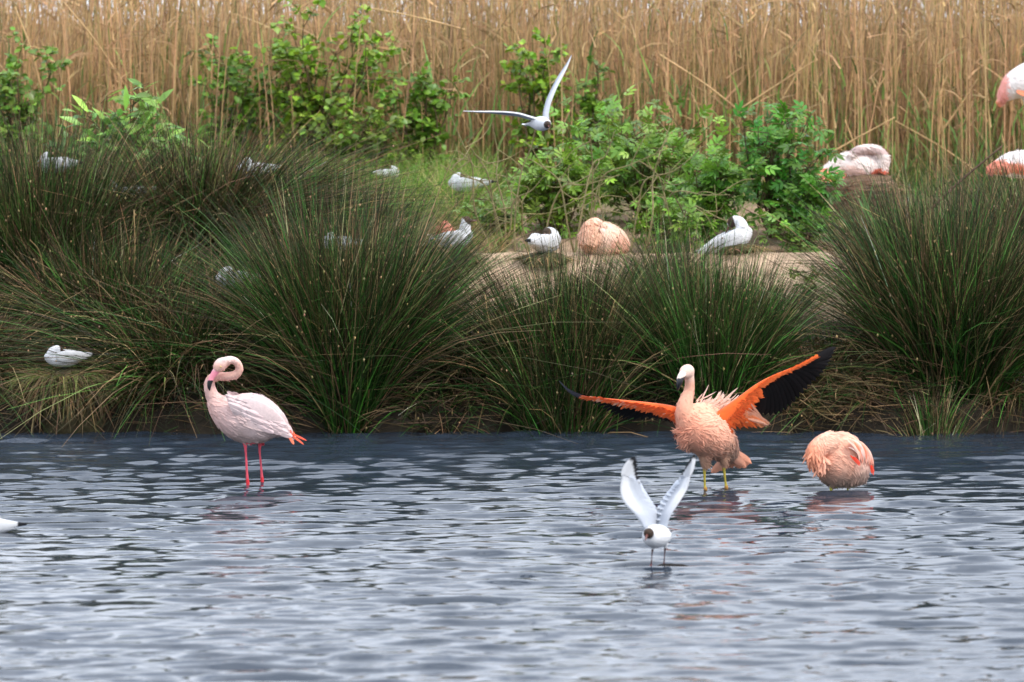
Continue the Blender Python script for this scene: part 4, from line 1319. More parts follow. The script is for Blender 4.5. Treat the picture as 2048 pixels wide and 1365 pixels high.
# ---- hunched flamingo, head tucked away
def hunched_flamingo():
    S = 2506.0
    P = P3(800, 1165, S)
    e = place("flamingo", 1680, 985, 29.7, "hunched peach flamingo with its head tucked under its back feathers, low in the water", "flamingo", "flamingos wading in the pond", 0.0)
    body = st(P, [(505, 575, -0.08, 150, 215), (590, 605, -0.05, 280, 355), (740, 650, 0.0, 370, 450), (900, 700, 0.03, 370, 435), (1060, 720, 0.06, 310, 380), (1190, 700, 0.08, 210, 290), (1290, 690, 0.08, 110, 170)], S)
    fold = st(P, [(640, 380, -0.06, 200, 200), (465, 430, -0.12, 170, 165), (365, 530, -0.16, 135, 140), (362, 650, -0.165, 100, 105), (445, 722, -0.16, 90, 92), (550, 640, -0.155, 85, 85)], S)
    legA = st(P, [(665, 980, -0.02, 90, 100), (655, 1085, -0.02, 45, 40), (655, 1130, -0.02, 22, 20), (655, 1165, -0.02, 20, 20), (655, 1600, 0.0, 20, 20), (660, 2000, 0.0, 22, 22)], S)
    legB = st(P, [(960, 980, 0.05, 90, 100), (945, 1080, 0.05, 45, 40), (938, 1130, 0.05, 22, 20), (932, 1165, 0.05, 20, 20), (920, 1600, 0.05, 20, 20), (920, 2000, 0.05, 22, 22)], S)
    shapes = [loft(body), loft(fold), loft(legA, n=10), loft(legB, n=10)] + webbed_foot(P(660, 1995, 0.0), 0.010) + webbed_foot(P(920, 1995, 0.05), 0.010)
    me = fuse("body", shapes, 0.0065, 3)
    zyf = lambda V: 1165 - V[:, 2] * S
    zxf = lambda V: V[:, 0] * S + 800

    def colf(V):
        zx, zy = zxf(V), zyf(V)
        c = np.repeat(np.array([[0.80, 0.42, 0.29]]), len(V), 0)
        c = blend(c, (560 - zx) / 260, (0.78, 0.31, 0.175))
        c = blend(c, (420 - zy) / 300, (0.82, 0.52, 0.39))
        c = blend(c, (zx - 950) / 300, (0.80, 0.52, 0.42))
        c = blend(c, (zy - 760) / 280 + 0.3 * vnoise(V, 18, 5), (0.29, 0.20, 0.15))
        leg = (zy > 1095) & ((np.abs(zx - 655) < 40) | (np.abs(zx - 935) < 45))
        c[leg] = (0.50, 0.46, 0.07)
        return c
    set_cols(me, colf(verts_of(me)))
    obj("body", me, M_SKIN, e)

    def flow(p):
        f = np.stack([0.75 + 0 * p[:, 0], 0 * p[:, 0], -0.35 - 0.9 * np.clip((zxf(p) - 750) / 500, -0.3, 1)], 1)
        f[zxf(p) < 520] = (0.25, 0.05, -0.9)
        return f
    up = lambda V: (zyf(V) < 1080) & (V[:, 2] > 0.03)
    parts = [plumage(me, colf, 11000, 0.032, 0.0085, flow, 0.045, 0.09, 31, up, 0.12, 0.12)]
    parts.append(plumage(me, colf, 320, 0.06, 0.014, flow, 0.22, 0.25, 32, lambda V: (zxf(V) < 520) & (zyf(V) > 480) & (zyf(V) < 760), 0.1, 0.3))
    parts.append(plumage(me, colf, 500, 0.035, 0.010, lambda p: np.repeat([[0.2, 0, -1.0]], len(p), 0), 0.25, 0.4, 33, lambda V: (zyf(V) > 930) & (zyf(V) < 1100), 0.1, 0.3))
    obj("plumage", mesh_np("plumage", *merge(parts)), M_PLUM, e, kind="stuff")
    r = np.random.default_rng(34)
    # long drooping back plumes, white to rose, with red showing between
    for k in range(60):
        a = (k + r.uniform(0, 0.6)) / 60
        layer = k % 2
        A = P(900 + 230 * a + r.normal() * 12, 300 + 90 * a + 130 * (1 - a) * layer + r.normal() * 10, -0.150 + 0.18 * a)
        B = P(1080 + 270 * a + r.normal() * 12, 660 + 120 * a + r.normal() * 28, -0.135 + 0.18 * a)
        col = [(0.79, 0.50, 0.39), (0.79, 0.42, 0.30), (0.80, 0.57, 0.48), (0.78, 0.22, 0.12), (0.70, 0.37, 0.28)][(k * 7) % 5]
        obj("plume", mesh_np("plume", *flight_feather(A, B, 0.016, (0.4, -1, 0.3), 0.026 + 0.006 * r.normal(), col, np.array(col) * np.array([1, 0.9, 0.9]), nz([0.75, -0.35, 0.5])), True), M_PLUM, e)
    for (x0, y0, x1, y1) in [(930, 555, 1085, 730), (950, 575, 1100, 715), (985, 580, 1095, 690), (1150, 640, 1175, 710), (1285, 750, 1305, 890), (1300, 760, 1330, 910), (1290, 740, 1340, 860)]:
        w = -0.165 if x0 < 1100 else -0.03
        obj("red_feather", mesh_np("red_feather", *flight_feather(P(x0, y0, w), P(x1, y1, w), 0.013, (0.3, -1, 0.2), 0.0, (0.70, 0.045, 0.018), (0.72, 0.10, 0.06)), True), M_PLUM, e)


hunched_flamingo()


# ---- gulls
WHT, GRY, HOOD, BLK = np.array([0.63, 0.63, 0.64]), np.array([0.33, 0.35, 0.39]), np.array([0.045, 0.028, 0.019]), np.array([0.012, 0.012, 0.014])


def wing_sheet(LE, TE, thick, colf, parent, ns=26, nc=8, camber=0.10, nrm=(0, -1, 0), ragged=0.0, seed=0, tipcut=0.0):
    """solid cambered wing between a leading and a trailing edge curve"""
    r = np.random.default_rng(seed)
    s = np.linspace(0, 1, ns)
    A, B = curve_at(LE, s), curve_at(TE, s)
    if ragged:
        B = B + (B - A) * (ragged * (np.arange(ns) % 3 - 1) * np.clip((s - 0.4) * 2, 0, 1))[:, None]
    c = np.linspace(0, 1, nc)
    nrm = nz(np.asarray(nrm, float))
    ch = np.linalg.norm(B - A, axis=1)
    mid = A[:, None] * (1 - c[None, :, None]) + B[:, None] * c[None, :, None]
    cam_ = (camber * ch[:, None] * 4 * c * (1 - c))[..., None] * nrm
    th = (thick * (1 - 0.75 * s)[:, None] * (np.sqrt(np.maximum(c, 0)) * (1 - c) * 2.2 + 0.10))[..., None] * nrm
    top, bot = mid + cam_ + th, mid + cam_ - th
    V = np.concatenate([top.reshape(-1, 3), bot.reshape(-1, 3)])
    n = ns * nc
    i, j = np.meshgrid(np.arange(ns - 1), np.arange(nc - 1), indexing='ij')
    a = (i * nc + j).ravel()
    q = [np.stack([a, a + 1, a + nc + 1, a + nc], -1), np.stack([a + n, a + nc + n, a + nc + 1 + n, a + 1 + n], -1)]
    k = np.arange(ns - 1)
    for col_ in (0, nc - 1):
        b = k * nc + col_
        q.append(np.stack([b, b + nc, b + nc + n, b + n], -1))
    k = np.arange(nc - 1)
    for row in (0, ns - 1):
        b = row * nc + k
        q.append(np.stack([b, b + n, b + 1 + n, b + 1], -1))
    ss, cc = np.repeat(s, nc), np.tile(c, ns)
    C = colf(np.concatenate([ss, ss]), np.concatenate([cc, cc]))
    return obj("wing", mesh_np("wing", V, np.vstack(q), C, True), M_GULL, parent)


def gull_wing_col(s, c):
    C = np.repeat(WHT[None], len(s), 0)
    C = blend(C, (c - 0.30) * 6 * np.clip((1.05 - s) * 6, 0, 1), GRY)
    C = blend(C, (0.5 - s) * 3, GRY * 1.15)
    return C


def landing_gull():
    S = 1780.0
    P = P3(610, 1210, S)
    e = place("gull", 1315, 1138, 25.5, "black headed gull with both wings raised, standing at the water surface", "gull", None, 0.0)
    ax = nz([-0.45, -0.75, 0.2])
    body = st(P, [(730, 945, 0.13, 25, 14), (700, 930, 0.09, 60, 48), (640, 905, 0.04, 118, 100), (590, 900, -0.02, 128, 118), (545, 890, -0.07, 98, 98), (525, 870, -0.10, 62, 66)], S)
    head = st(P, [(545, 875, -0.08, 58, 58), (522, 852, -0.115, 50, 52), (508, 848, -0.14, 46, 48), (498, 856, -0.16, 32, 34)], S)
    hint = nz(np.cross(ax, [0, 0, 1]))
    legs = []
    for x, w in ((555, -0.02), (682, 0.03)):
        legs.append(loft(st(P, [(x + 8, 985, w, 32, 32), (x + 6, 1030, w, 14, 14), (x, 1075, w, 7.5, 7.5), (x - 3, 1120, w, 7, 7), (x - 8, 1180, w, 8, 8), (x - 10, 1200, w, 8, 8)], S), n=8))
        f = P(x - 10, 1192, w)
        for a in (-0.55, 0.0, 0.55):
            t = f + np.array([-0.01 + 0.024 * math.sin(a) * 1.2, -0.038 * math.cos(a), -0.010])
            legs.append(loft([(*f, 0.006, 0.006), (*((f + t) / 2), 0.010, 0.0045), (*t, 0.007, 0.003)], (1, 0, 0), m=2, n=8))
    me = fuse("body", [loft(body, hint), loft(head, hint, n=14)] + legs, 0.0034, 2)
    zyf = lambda V: 1210 - V[:, 2] * S

    def colf(V):
        c = np.repeat(WHT[None], len(V), 0)
        d = np.linalg.norm(V - P(505, 850, -0.142), axis=1)
        c = blend(c, (d < 0.038) * 1.0, HOOD)
        c = blend(c, (zyf(V) > 1028) * 1.0, (0.06, 0.02, 0.018))
        c = blend(c, (zyf(V) > 1168) * 1.0, (0.10, 0.02, 0.015))
        return c
    set_cols(me, colf(verts_of(me)))
    obj("body", me, M_GULL, e)
    V, fl = loft(st(P, [(497, 862, -0.165, 13, 13), (487, 885, -0.185, 10, 11), (480, 908, -0.198, 4, 5)], S), (1, 0.2, 0), n=8)
    obj("bill", mesh_np("bill", V, fl, np.repeat([[0.12, 0.03, 0.02]], len(V), 0), True), M_BILL, e)
    eye(e, P(528, 842, -0.165), 0.0035, (0.02, 0.015, 0.01))
    V, fl = loft(st(P, [(538, 828, -0.148, 3, 5), (545, 850, -0.147, 3, 5), (538, 872, -0.147, 3, 4)], S), n=6)
    obj("eye_ring", mesh_np("eye_ring", V, fl, np.repeat([[0.7, 0.7, 0.68]], len(V), 0), True), M_GULL, e)
    LE = [P(478, 830, -0.03), P(390, 690, -0.03), P(285, 575, 0.0), P(246, 470, 0.02), P(250, 380, 0.028), P(268, 300, 0.03)]
    TE = [P(600, 815, 0.08), P(622, 700, 0.14), P(560, 590, 0.17), P(490, 480, 0.17), P(450, 410, 0.16), P(400, 380, 0.12)]
    w1 = wing_sheet(LE, TE, 0.008, gull_wing_col, e, camber=0.10, nrm=(0.3, -1, 0.1))
    LE = [P(700, 830, 0.0), P(735, 710, 0.01), P(815, 590, 0.03), P(893, 465, 0.05), P(922, 385, 0.055), P(936, 310, 0.06)]
    TE = [P(598, 820, 0.10), P(632, 680, 0.18), P(690, 560, 0.22), P(765, 460, 0.23), P(810, 400, 0.22), P(858, 372, 0.16)]
    w2 = wing_sheet(LE, TE, 0.008, gull_wing_col, e, camber=-0.08, nrm=(0.6, 0.7, 0.1))
    # secondaries overlapping along the trailing edge
    for w, LE_, TE_, off in ((w1, [P(478, 830, -0.03), P(390, 690, -0.03), P(285, 575, 0.0), P(246, 470, 0.02), P(250, 380, 0.028), P(268, 300, 0.03)], [P(600, 815, 0.08), P(622, 700, 0.14), P(560, 590, 0.17), P(490, 480, 0.17), P(450, 410, 0.16), P(400, 380, 0.12)], -0.016),
                             (w2, LE, TE, -0.012)):
        for k in range(12):
            s_ = 0.12 + 0.84 * k / 11
            a_, b_ = curve_at(LE_, [s_])[0], curve_at(TE_, [s_])[0]
            A, B = a_ * 0.52 + b_ * 0.48 + np.array([0, off, 0]), b_ + (b_ - a_) * 0.01 + np.array([0, off * 0.3, 0.004])
            obj("flight_feather", mesh_np("flight_feather", *flight_feather(A, B, 0.050, (0.3, -1, 0.1), 0.0, GRY * (1.2 + 0.10 * (k % 2)), GRY * 1.6), True), M_GULL, w)
    # the outer primaries, each its own feather: white outermost, greyer inwards, black ends
    tips1 = [(376, 128), (392, 132), (405, 146), (413, 170), (419, 206), (424, 250), (430, 298), (440, 348), (455, 402)]
    tips2 = [(978, 110), (970, 116), (958, 132), (942, 156), (924, 190), (905, 228), (884, 270), (862, 312), (836, 356)]
    for w, tips, left in ((w1, tips1, True), (w2, tips2, False)):
        for k, (tx, ty) in enumerate(tips):
            a = k / 8.0
            if left:
                A, B = P(262 + 95 * a, 318 + 75 * a, 0.032 + 0.07 * a), P(tx, ty, 0.035 + 0.105 * a)
            else:
                A, B = P(933 - 75 * a, 322 + 65 * a, 0.062 + 0.09 * a), P(tx, ty, 0.065 + 0.13 * a)
            base = WHT * (1 - 0.5 * a) + GRY * 1.2 * 0.5 * a
            V, q_, C = flight_feather(A, B, 0.026 if left else 0.020, (0.35, -1, 0.05), 0.006, base, None, (-1 if left else 1, 0, 0))
            tt = np.repeat(np.linspace(0, 1, 9), 5)
            edge = np.tile(np.arange(5) / 4.0, 9)
            C = blend(C, ((tt > (0.86 if k < 2 else 0.70))) * (1.0 if k < 8 else 0.3), BLK)
            obj("flight_feather", mesh_np("flight_feather", V, q_, C, True), M_GULL, w)
    # tail fan
    for k in range(5):
        A = P(690, 930 + 4 * k, 0.08); B = P(752 - 2 * k, 905 + 26 * k, 0.17 + 0.01 * k)
        obj("tail_feather", mesh_np("tail_feather", *flight_feather(A, B, 0.03, (0.2, -0.5, 1), 0.0, (0.78, 0.78, 0.79)), True), M_GULL, e)


landing_gull()


def flying_gull():
    S = 2198.0
    P = P3(1180, 1095, S)
    e = place("gull", 1081.5, 248.5, 27.5, "white gull with a dark brown hood flying in front of the reeds", "gull")
    body = st(P, [(1000, 1105, 0.16, 30, 10), (1070, 1100, 0.10, 55, 36), (1140, 1090, 0.03, 90, 82), (1195, 1088, -0.04, 100, 96), (1240, 1092, -0.10, 76, 74), (1262, 1095, -0.14, 52, 54)], S)
    head = st(P, [(1245, 1092, -0.11, 56, 56), (1262, 1094, -0.15, 50, 52), (1270, 1098, -0.18, 42, 44), (1274, 1104, -0.195, 24, 26)], S)
    hint = nz(np.cross(nz([0.35, -0.9, 0]), [0, 0, 1]))
    me = fuse("body", [loft(body, hint), loft(head, hint, n=14)], 0.0034, 2)

    def colf(V):
        c = np.repeat(WHT[None], len(V), 0)
        d = np.linalg.norm(V - P(1270, 1097, -0.178), axis=1)
        return blend(c, (d < 0.034) * 1.0, HOOD)
    set_cols(me, colf(verts_of(me)))
    obj("body", me, M_GULL, e)
    V, fl = loft(st(P, [(1275, 1106, -0.19, 10, 11), (1279, 1114, -0.215, 8, 8), (1282, 1122, -0.235, 3, 3)], S), (1, 0.2, 0), n=8)
    obj("bill", mesh_np("bill", V, fl, np.repeat([[0.14, 0.03, 0.02]], len(V), 0), True), M_BILL, e)
    eye(e, P(1243, 1083, -0.198), 0.0032, (0.02, 0.015, 0.01))

    def wc(s, c):
        C = np.repeat(WHT[None], len(s), 0)
        C = blend(C, (c - 0.25) * 5, GRY * 1.1)
        return blend(C, ((s > 0.8) & (c > 0.7)) * 1.0, BLK)
    LE = [P(1165, 1040, -0.05), P(1050, 1008, -0.04), P(900, 965, -0.02), P(740, 945, 0.0), P(540, 940, 0.03), P(340, 938, 0.06), P(170, 932, 0.10)]
    TE = [P(1120, 1075, 0.10), P(1010, 1040, 0.11), P(890, 1005, 0.13), P(740, 988, 0.15), P(540, 965, 0.15), P(340, 952, 0.13), P(172, 936, 0.11)]
    wing_sheet(LE, TE, 0.009, wc, e, camber=0.05, nrm=(0, 0.25, 1))
    LE = [P(1288, 1030, -0.05), P(1283, 950, -0.045), P(1318, 800, -0.03), P(1392, 620, 0.0), P(1470, 470, 0.03), P(1535, 340, 0.06), P(1583, 206, 0.09)]
    TE = [P(1208, 1030, 0.06), P(1215, 940, 0.08), P(1258, 780, 0.10), P(1335, 610, 0.11), P(1420, 455, 0.12), P(1510, 320, 0.11), P(1578, 206, 0.095)]
    wing_sheet(LE, TE, 0.009, wc, e, camber=0.05, nrm=(-1, 0.2, 0.2))
    for k in range(5):
        A = P(1065, 1100, 0.10); B = P(940 + 12 * k, 1103 + 7 * k, 0.22 + 0.01 * k)
        obj("tail_feather", mesh_np("tail_feather", *flight_feather(A, B, 0.03, (0.1, -0.3, 1), 0.0, (0.78, 0.78, 0.79)), True), M_GULL, e)


flying_gull()


def resting_gull_meshes(pose):
    body = [(-0.20, 0, 0.085, 0.02, 0.008), (-0.13, 0, 0.085, 0.05, 0.034), (-0.03, 0, 0.075, 0.078, 0.064), (0.06, 0, 0.078, 0.076, 0.066), (0.115, 0, 0.098, 0.05, 0.056), (0.135, 0, 0.125, 0.036, 0.04)]
    if pose == "preen":
        head = [(0.115, 0, 0.12, 0.045, 0.045), (0.12, 0.02, 0.165, 0.036, 0.036), (0.09, 0.045, 0.185, 0.036, 0.036), (0.055, 0.055, 0.17, 0.024, 0.024)]
        hc = (0.085, 0.045, 0.182)
        bill = [(0.05, 0.055, 0.165, 0.008, 0.009), (0.03, 0.06, 0.15, 0.006, 0.007), (0.012, 0.06, 0.138, 0.003, 0.003)]
    elif pose == "tuck":
        head = [(0.10, 0, 0.105, 0.056, 0.052), (0.092, 0.0, 0.132, 0.050, 0.046), (0.06, 0.01, 0.148, 0.042, 0.038), (0.025, 0.012, 0.142, 0.024, 0.022)]
        hc = (0.028, 0.012, 0.152)
        bill = [(0.015, 0.01, 0.142, 0.008, 0.009), (-0.01, 0.01, 0.130, 0.003, 0.003), (-0.02, 0.01, 0.127, 0.002, 0.002)]
    else:
        head = [(0.115, 0, 0.115, 0.046, 0.046), (0.135, 0, 0.165, 0.036, 0.038), (0.15, 0, 0.188, 0.036, 0.038), (0.172, 0, 0.185, 0.024, 0.026)]
        hc = (0.156, 0, 0.190)
        bill = [(0.175, 0, 0.183, 0.009, 0.010), (0.20, 0, 0.178, 0.006, 0.007), (0.222, 0, 0.173, 0.002, 0.003)]
    me = fuse("body", [loft(body), loft(head, (0.1, 1, 0.1), n=14)], 0.0045, 2)
    V = verts_of(me)
    c = np.repeat(WHT[None], len(V), 0)
    c = blend(c, (np.linalg.norm(V - np.array(hc), axis=1) < 0.040) * 1.0, HOOD)
    set_cols(me, c)
    bV, bf = loft(bill, (0.1, 1, 0.1), n=8)
    bm = mesh_np("bill", bV, bf, np.repeat([[0.10, 0.03, 0.02]], len(bV), 0), True)
    ws = []
    for s in (-1, 1):
        V, fl = loft([(0.085, s * 0.066, 0.10, 0.010, 0.030), (0.03, s * 0.078, 0.098, 0.012, 0.046), (-0.05, s * 0.070, 0.098, 0.012, 0.046), (-0.13, s * 0.042, 0.10, 0.009, 0.030), (-0.20, s * 0.018, 0.105, 0.006, 0.016), (-0.27, s * -0.006, 0.108, 0.003, 0.006)])
        c = blend(np.repeat([[0.57, 0.57, 0.575]], len(V), 0), (V[:, 0] < -0.22) * 1.0, BLK)
        ws.append(mesh_np("wing", V, fl, c, True))
    return me, bm, ws


gull_kinds = {k: resting_gull_meshes(k) for k in ("sit", "preen", "tuck")}


def resting_gull(label, px, py, D, yaw, pose="sit", roll=0.0, pitch=0.0, scale=1.0, z=None, nest=True):
    e = place("gull", px, py, D, label, "gull", "gulls resting on the island", z)
    e.rotation_euler = (roll, pitch, math.radians(yaw))
    e.scale = (scale,) * 3
    me, bm, ws = gull_kinds[pose]
    obj("body", me, M_GULL, e); obj("bill", bm, M_BILL, e)
    for w in ws: obj("wing", w, M_GULL, e)
    if nest:          # sits on a rough cushion of rush litter that reaches the ground
        q = at(px, py, D)
        g = float(hgt(q[0], D))
        hh = max(0.06, q[2] - g)
        r = np.random.default_rng(int(px * 7 + py))
        ne = empty("gull_nest", (q[0], D, g))
        tag(ne, "litter nest carrying the " + " ".join(label.split()[:12]), "nest", "litter nests under resting gulls")
        cm = fuse("mound", [ball((0, 0.02, hh * 0.45), (0.20, 0.17, hh * 0.62 + 0.02))], 0.02, 2)
        set_cols(cm, jit((0.075, 0.06, 0.03), len(cm.vertices), 0.25, 0.05, r))
        obj("mound", cm, M_SOIL, ne)
        n = 260
        a = r.uniform(0, 2 * np.pi, n); rr = np.sqrt(r.random(n))
        b = np.stack([np.cos(a) * 0.2 * rr, np.sin(a) * 0.17 * rr, hh * (0.45 + 0.5 * np.sqrt(1 - rr ** 2 * 0.98))], 1)
        d = nz(np.stack([np.cos(a) + r.normal(size=n) * 0.6, np.sin(a) + r.normal(size=n) * 0.6, r.normal(size=n) * 0.3], 1))
        c = np.where(r.random((n, 1)) < 0.4, jit(RUSH_STRAW * 0.9, n, 0.25, 0.08, r), jit((0.10, 0.10, 0.04), n, 0.25, 0.08, r))
        obj("litter", mesh_np("litter", *ribbons(b, d, r.uniform(0.08, 0.2, n), np.stack([np.zeros(n), np.zeros(n), -r.uniform(0.1, 0.9, n)], 1), np.full(n, 0.006), 3, c, c, rng=r)), M_RUSH, ne, kind="stuff")
    return e


resting_gull("white gull with raised head sitting on the drooping rush nest by the water", 130, 737, 33.90, 200, "tuck", scale=0.92, nest=False)
resting_gull("white gull with cocked tail half hidden in the brown tipped rushes", 262, 410, 36.2, 170, "sit", pitch=0.12)
resting_gull("white gull nearly hidden at the top of the dark rush clump", 112, 352, 36.1, 150, "tuck")
resting_gull("white gull sitting between brown rush tips and yellow green grass", 512, 362, 36.6, 200, "tuck")
resting_gull("white gull deep inside the stems beside the big domed clump", 474, 582, 34.7, 200, "tuck")
resting_gull("white gull glimpsed through the upper stems of the domed clump", 680, 506, 35.3, 170, "tuck", scale=0.85)
resting_gull("dark headed gull looking away past the bare soil beside the coral flamingo", 906, 505, 36.1, 10, "sit", pitch=-0.25, scale=1.1)
resting_gull("white gull facing away on the sandy ledge beside the peach flamingo", 1090, 510, 36.3, 60, "tuck", scale=1.15)
resting_gull("white gull preening with lifted wing on the sandy ledge", 1468, 508, 36.4, 8, "preen", pitch=-0.42, scale=1.22)
resting_gull("pale gull resting on bare soil under the arching branches", 934, 388, 38.4, 165, "tuck", scale=0.95)
resting_gull("small white gull among leaves on the soil below the elder bush", 1582, 420, 38.4, 15, "tuck", scale=0.9)
resting_gull("white gull tucked low inside the large dark rush clump", 1888, 686, 34.4, 170, "tuck", scale=0.75)
resting_gull("gull lying in the grass at the foot of the left reeds", 775, 362, 39.9, 30, "tuck", scale=0.7)
resting_gull("gull sitting low in the matted rushes at the bank edge", 2056, 780, 34.25, 190, "tuck", scale=0.9)
resting_gull("gull swimming with its tail towards the open water", -36, 1060, 27.3, 172, "tuck", z=-0.06, nest=False)


# ---- flamingos on the island
def lying_flamingo(label, px, py, D, S, rows_body, rows_neck, colf, hint=(0, 1, 0), nfe=1500, flow=(0.8, 0, -0.4), z=None, extra=None, voxel=0.009):
    e = place("flamingo", px, py, D, label, "flamingo", "flamingos resting on the island", z)
    P = lambda x, y, w=0.0: np.array([(x - px) / S, w, (py - y) / S])
    sh = [loft(st(P, rows_body, S), hint)] + [loft(st(P, rn, S), (0.2, 1, 0.1), n=12) for rn in rows_neck]
    me = fuse("body", sh, voxel, 3)
    cf = lambda V: colf(V[:, 0] * S + px, py - V[:, 2] * S, V)
    set_cols(me, cf(verts_of(me)))
    obj("body", me, M_SKIN, e)
    obj("plumage", mesh_np("plumage", *plumage(me, cf, nfe * 2, 0.042, 0.014, lambda p: np.repeat([flow], len(p), 0), 0.08, 0.2, int(px))), M_PLUM, e, kind="stuff")
    if extra: extra(e, P)
    return e


def zone(pairs, base):
    """pigment zones: (x, y, radius, colour) in photo pixels"""
    def f(x, y, V):
        c = np.repeat(np.array([base], float), len(x), 0)
        for (cx, cy, rx, ry, col) in pairs:
            d = np.sqrt(((x - cx) / rx) ** 2 + ((y - cy) / ry) ** 2) + 0.12 * vnoise(V, 25, 3)
            c = blend(c, (1.15 - d) * 4, col)
        return c
    return f


# nesting flamingo on its mound
D = 39.2
S = F / D


def red_tips(pts, col=(0.86, 0.15, 0.08)):
    def f(e, P):
        for (x0, y0, x1, y1, w) in pts:
            obj("wing_feather", mesh_np("wing_feather", *flight_feather(P(x0, y0, w), P(x1, y1, w), 0.05, (0.1, -1, 0.3), 0.0, col, np.array(col) * np.array([1, 1.4, 1.3])), True), M_PLUM, e)
    return f


lying_flamingo("white and coral flamingo sitting on its nest with its neck laid along its back", 1700, 362, D, S,
               [(1768, 345, 0, 10, 12), (1750, 338, 0, 26, 24), (1722, 332, 0, 38, 31), (1692, 334, 0, 36, 29), (1665, 342, 0, 26, 20), (1640, 352, 0, 12, 10)],
               [[(1756, 340, -0.06, 16, 16), (1766, 316, -0.09, 11, 11), (1750, 300, -0.10, 10, 10), (1726, 298, -0.10, 10, 9), (1708, 304, -0.11, 9, 9), (1696, 314, -0.13, 6, 6)]],
               zone([(1752, 350, 16, 12, (0.85, 0.20, 0.12)), (1733, 302, 40, 9, (0.55, 0.40, 0.37)), (1652, 350, 34, 12, (0.82, 0.33, 0.24)), (1690, 345, 40, 14, (0.82, 0.55, 0.47))], (0.80, 0.68, 0.63)),
               extra=red_tips([(1680, 340, 1630, 352, -0.1), (1675, 345, 1640, 362, -0.12), (1690, 346, 1655, 366, -0.13), (1665, 338, 1633, 343, -0.08)], (0.85, 0.27, 0.17)))
q = at(1705, 378, D)
g = float(hgt(q[0], D))
ne = empty("flamingo_nest", (q[0], D, g - 0.05))
tag(ne, "low mound nest of brown mud and twigs under the white and coral flamingo", "nest")
r = np.random.default_rng(55)
topz = at(1700, 360, D)[2] - g + 0.05
cm = fuse("mound", [loft([(0.05, 0, -0.1, 0.34, 0.42), (0.05, 0, topz * 0.5, 0.30, 0.36), (0.03, 0, topz, 0.24, 0.29)], (0, 1, 0), m=3, n=20)], 0.025, 3)
set_cols(cm, jit((0.15, 0.095, 0.06), len(cm.vertices), 0.25, 0.05, r))
obj("mud_mound", cm, M_SOIL, ne)
n = 420
a = r.uniform(0, 2 * np.pi, n)
b = np.stack([0.05 + np.cos(a) * 0.36, np.sin(a) * 0.30, r.uniform(-0.02, topz, n)], 1)
d = nz(np.stack([-np.sin(a) + r.normal(size=n) * 0.3, np.cos(a), r.normal(size=n) * 0.25], 1))
c = jit((0.20, 0.125, 0.075), n, 0.35, 0.08, r)
obj("twigs", mesh_np("twigs", *ribbons(b, d, r.uniform(0.1, 0.3, n), r.normal(size=(n, 3)) * 0.1, np.full(n, 0.009), 3, c, c, taper=5, rng=r)), M_RUSH, ne, kind="stuff")

# standing flamingo at the reed edge
D = 40.2
S = F / D


def stand_extra(e, P):
    r = np.random.default_rng(6)
    for k in range(14):
        a = k / 13
        obj("wing_feather", mesh_np("wing_feather", *flight_feather(P(2028 + 60 * a, 182 - 6 * a, -0.16), P(2052 + 66 * a, 192 - 4 * a, -0.17), 0.05, (0.1, -1, 0.3), 0.0, (0.88, 0.30, 0.16)), True), M_PLUM, e)
    for k in range(10):
        obj("tail_feather", mesh_np("tail_feather", *flight_feather(P(2012, 185 + k * 1.5, -0.02 + 0.01 * k), P(1990 + k, 206 + k, -0.02 + 0.01 * k), 0.04, (0.1, -1, 0.3), 0.0, (0.84, 0.55, 0.50), (0.86, 0.30, 0.16)), True), M_PLUM, e)


gz = float(hgt(at(2050, 330, D)[0], D))
lying_flamingo("white flamingo standing on red legs at the edge of the reeds", 2060, 300, D, S,
               [(1998, 200, 0, 8, 8), (2010, 188, 0, 22, 18), (2030, 172, 0, 38, 30), (2060, 164, 0, 46, 40), (2095, 162, 0, 46, 40), (2130, 165, 0, 36, 32), (2155, 160, 0, 20, 20)],
               [[(2140, 165, 0, 22, 22), (2165, 150, 0, 14, 14), (2172, 110, 0, 11, 11), (2155, 70, 0, 10, 10), (2160, 30, 0, 10, 10), (2180, 20, 0, 14, 12), (2198, 35, 0, 8, 8)],
                [(2056, 185, -0.03, 18, 18), (2056, 215, -0.03, 7, 8), (2055, 240, -0.03, 4.5, 4.5), (2054, 266, -0.03, 6.5, 6.5), (2053, 300, -0.03, 4, 4), (2052, 372, -0.03, 4, 4)],
                [(2082, 185, 0.05, 18, 18), (2080, 215, 0.05, 7, 8), (2079, 240, 0.05, 4.5, 4.5), (2078, 266, 0.05, 6.5, 6.5), (2078, 300, 0.05, 4, 4), (2078, 372, 0.05, 4, 4)]],
               lambda x, y, V: blend(blend(np.repeat([[0.80, 0.74, 0.70]], len(x), 0), (2014 - x) / 6, (0.84, 0.36, 0.30)), (y > 212) * 1.0, (0.55, 0.05, 0.07)), extra=stand_extra, voxel=0.008)

# sitting flamingo below it
D = 38.6
S = F / D
lying_flamingo("coral and white flamingo sitting behind the tall brownish rushes", 2040, 352, D, S,
               [(1975, 342, 0, 8, 8), (1995, 336, 0, 22, 16), (2025, 330, 0, 36, 26), (2060, 330, 0, 38, 28), (2095, 338, 0, 22, 20)],
               [[(2085, 335, 0, 18, 18), (2105, 310, 0, 11, 11), (2090, 295, -0.03, 10, 10), (2070, 305, -0.05, 8, 8)]],
               zone([(2000, 335, 40, 14, (0.88, 0.30, 0.20)), (2050, 340, 30, 10, (0.86, 0.22, 0.13))], (0.86, 0.78, 0.76)))

# peach flamingo on the ledge, head tucked
D = 36.55
S = F / D


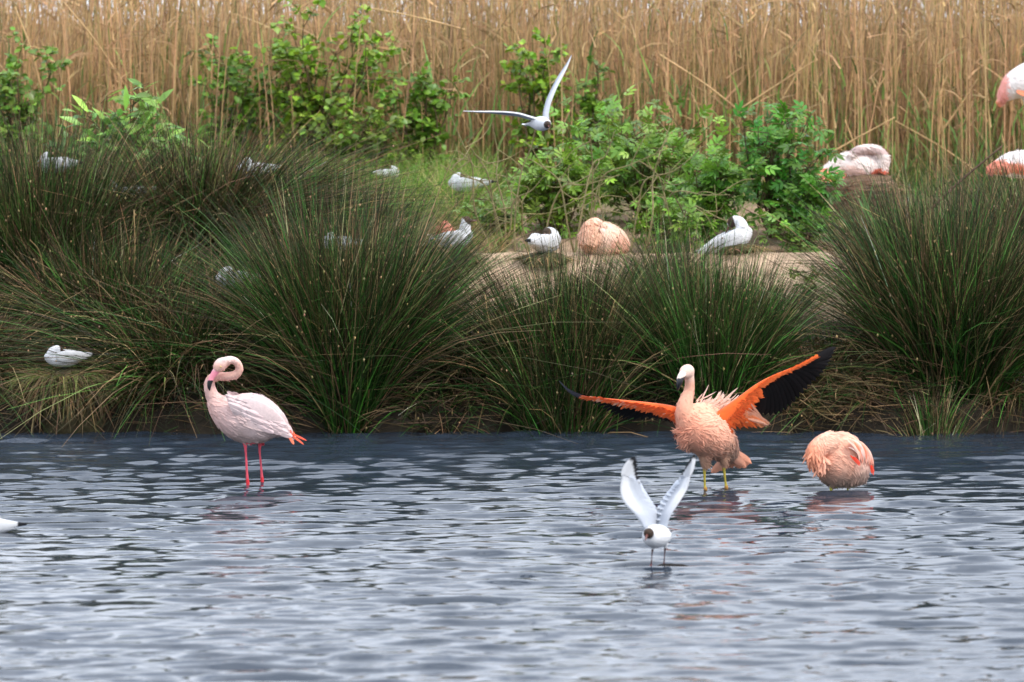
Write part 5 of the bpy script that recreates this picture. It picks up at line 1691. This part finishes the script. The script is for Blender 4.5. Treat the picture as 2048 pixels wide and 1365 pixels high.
def peach_extra(e, P):
    r = np.random.default_rng(7)
    for k in range(16):
        a = k / 15
        obj("plume", mesh_np("plume", *flight_feather(P(1195 + 30 * a, 452 + 8 * a + r.normal() * 2, -0.13 + 0.1 * a), P(1218 + 40 * a, 492 + 10 * a + r.normal() * 4, -0.12 + 0.1 * a), 0.04, (0.4, -1, 0.3), 0.02, [(0.88, 0.55, 0.42), (0.90, 0.70, 0.60), (0.86, 0.42, 0.30)][k % 3], None, nz([0.7, -0.3, 0.5])), True), M_PLUM, e)


lying_flamingo("peach flamingo resting on the ledge behind thin rush stems", 1205, 512, D, S,
               [(1166, 492, 0, 14, 22), (1182, 484, 0, 30, 34), (1205, 482, 0, 38, 38), (1230, 488, 0, 34, 32), (1250, 498, 0, 18, 18)],
               [[(1178, 486, -0.10, 20, 22), (1180, 458, -0.10, 17, 18), (1190, 445, -0.09, 11, 11), (1203, 456, -0.08, 11, 11)]],
               zone([(1180, 470, 22, 34, (0.80, 0.46, 0.31)), (1240, 490, 22, 22, (0.82, 0.45, 0.32))], (0.82, 0.54, 0.40)), extra=peach_extra, flow=(0.6, 0, -0.7))

# flamingo behind the dark headed gull
D = 36.5
S = F / D
lying_flamingo("pale flamingo with a coral neck half hidden behind the dark headed gull", 880, 515, D, S,
               [(842, 492, 0, 10, 12), (858, 490, 0, 24, 20), (880, 490, 0, 32, 24), (902, 492, 0, 22, 18), (915, 496, 0, 10, 10)],
               [[(872, 488, -0.10, 13, 14), (880, 466, -0.11, 10, 11), (889, 452, -0.10, 9, 9), (898, 462, -0.08, 8, 8), (900, 480, -0.06, 8, 8)]],
               zone([(884, 462, 20, 22, (0.86, 0.34, 0.24))], (0.86, 0.76, 0.72)))


# wet scrap of driftwood the landing gull has found at the surface
q = at(1338, 1139, 25.5)
V, fl = loft([(-0.10, 0, 0.0, 0.008, 0.006), (-0.03, 0.01, 0.008, 0.016, 0.012), (0.04, -0.005, 0.010, 0.018, 0.012), (0.10, 0.01, 0.004, 0.010, 0.008), (0.14, 0.02, -0.004, 0.004, 0.004)], (0, 1, 0), m=5, n=10)
V = V + 0.003 * np.stack([vnoise(V, 60, 1), vnoise(V, 60, 2), vnoise(V, 60, 3)], 1)
o = obj("driftwood", mesh_np("driftwood", V, fl, np.repeat([[0.018, 0.015, 0.013]], len(V), 0), True), M_BARK, loc=(q[0], 25.5, -0.002))
tag(o, "dark wet scrap of driftwood at the feet of the gull with raised wings", "driftwood")
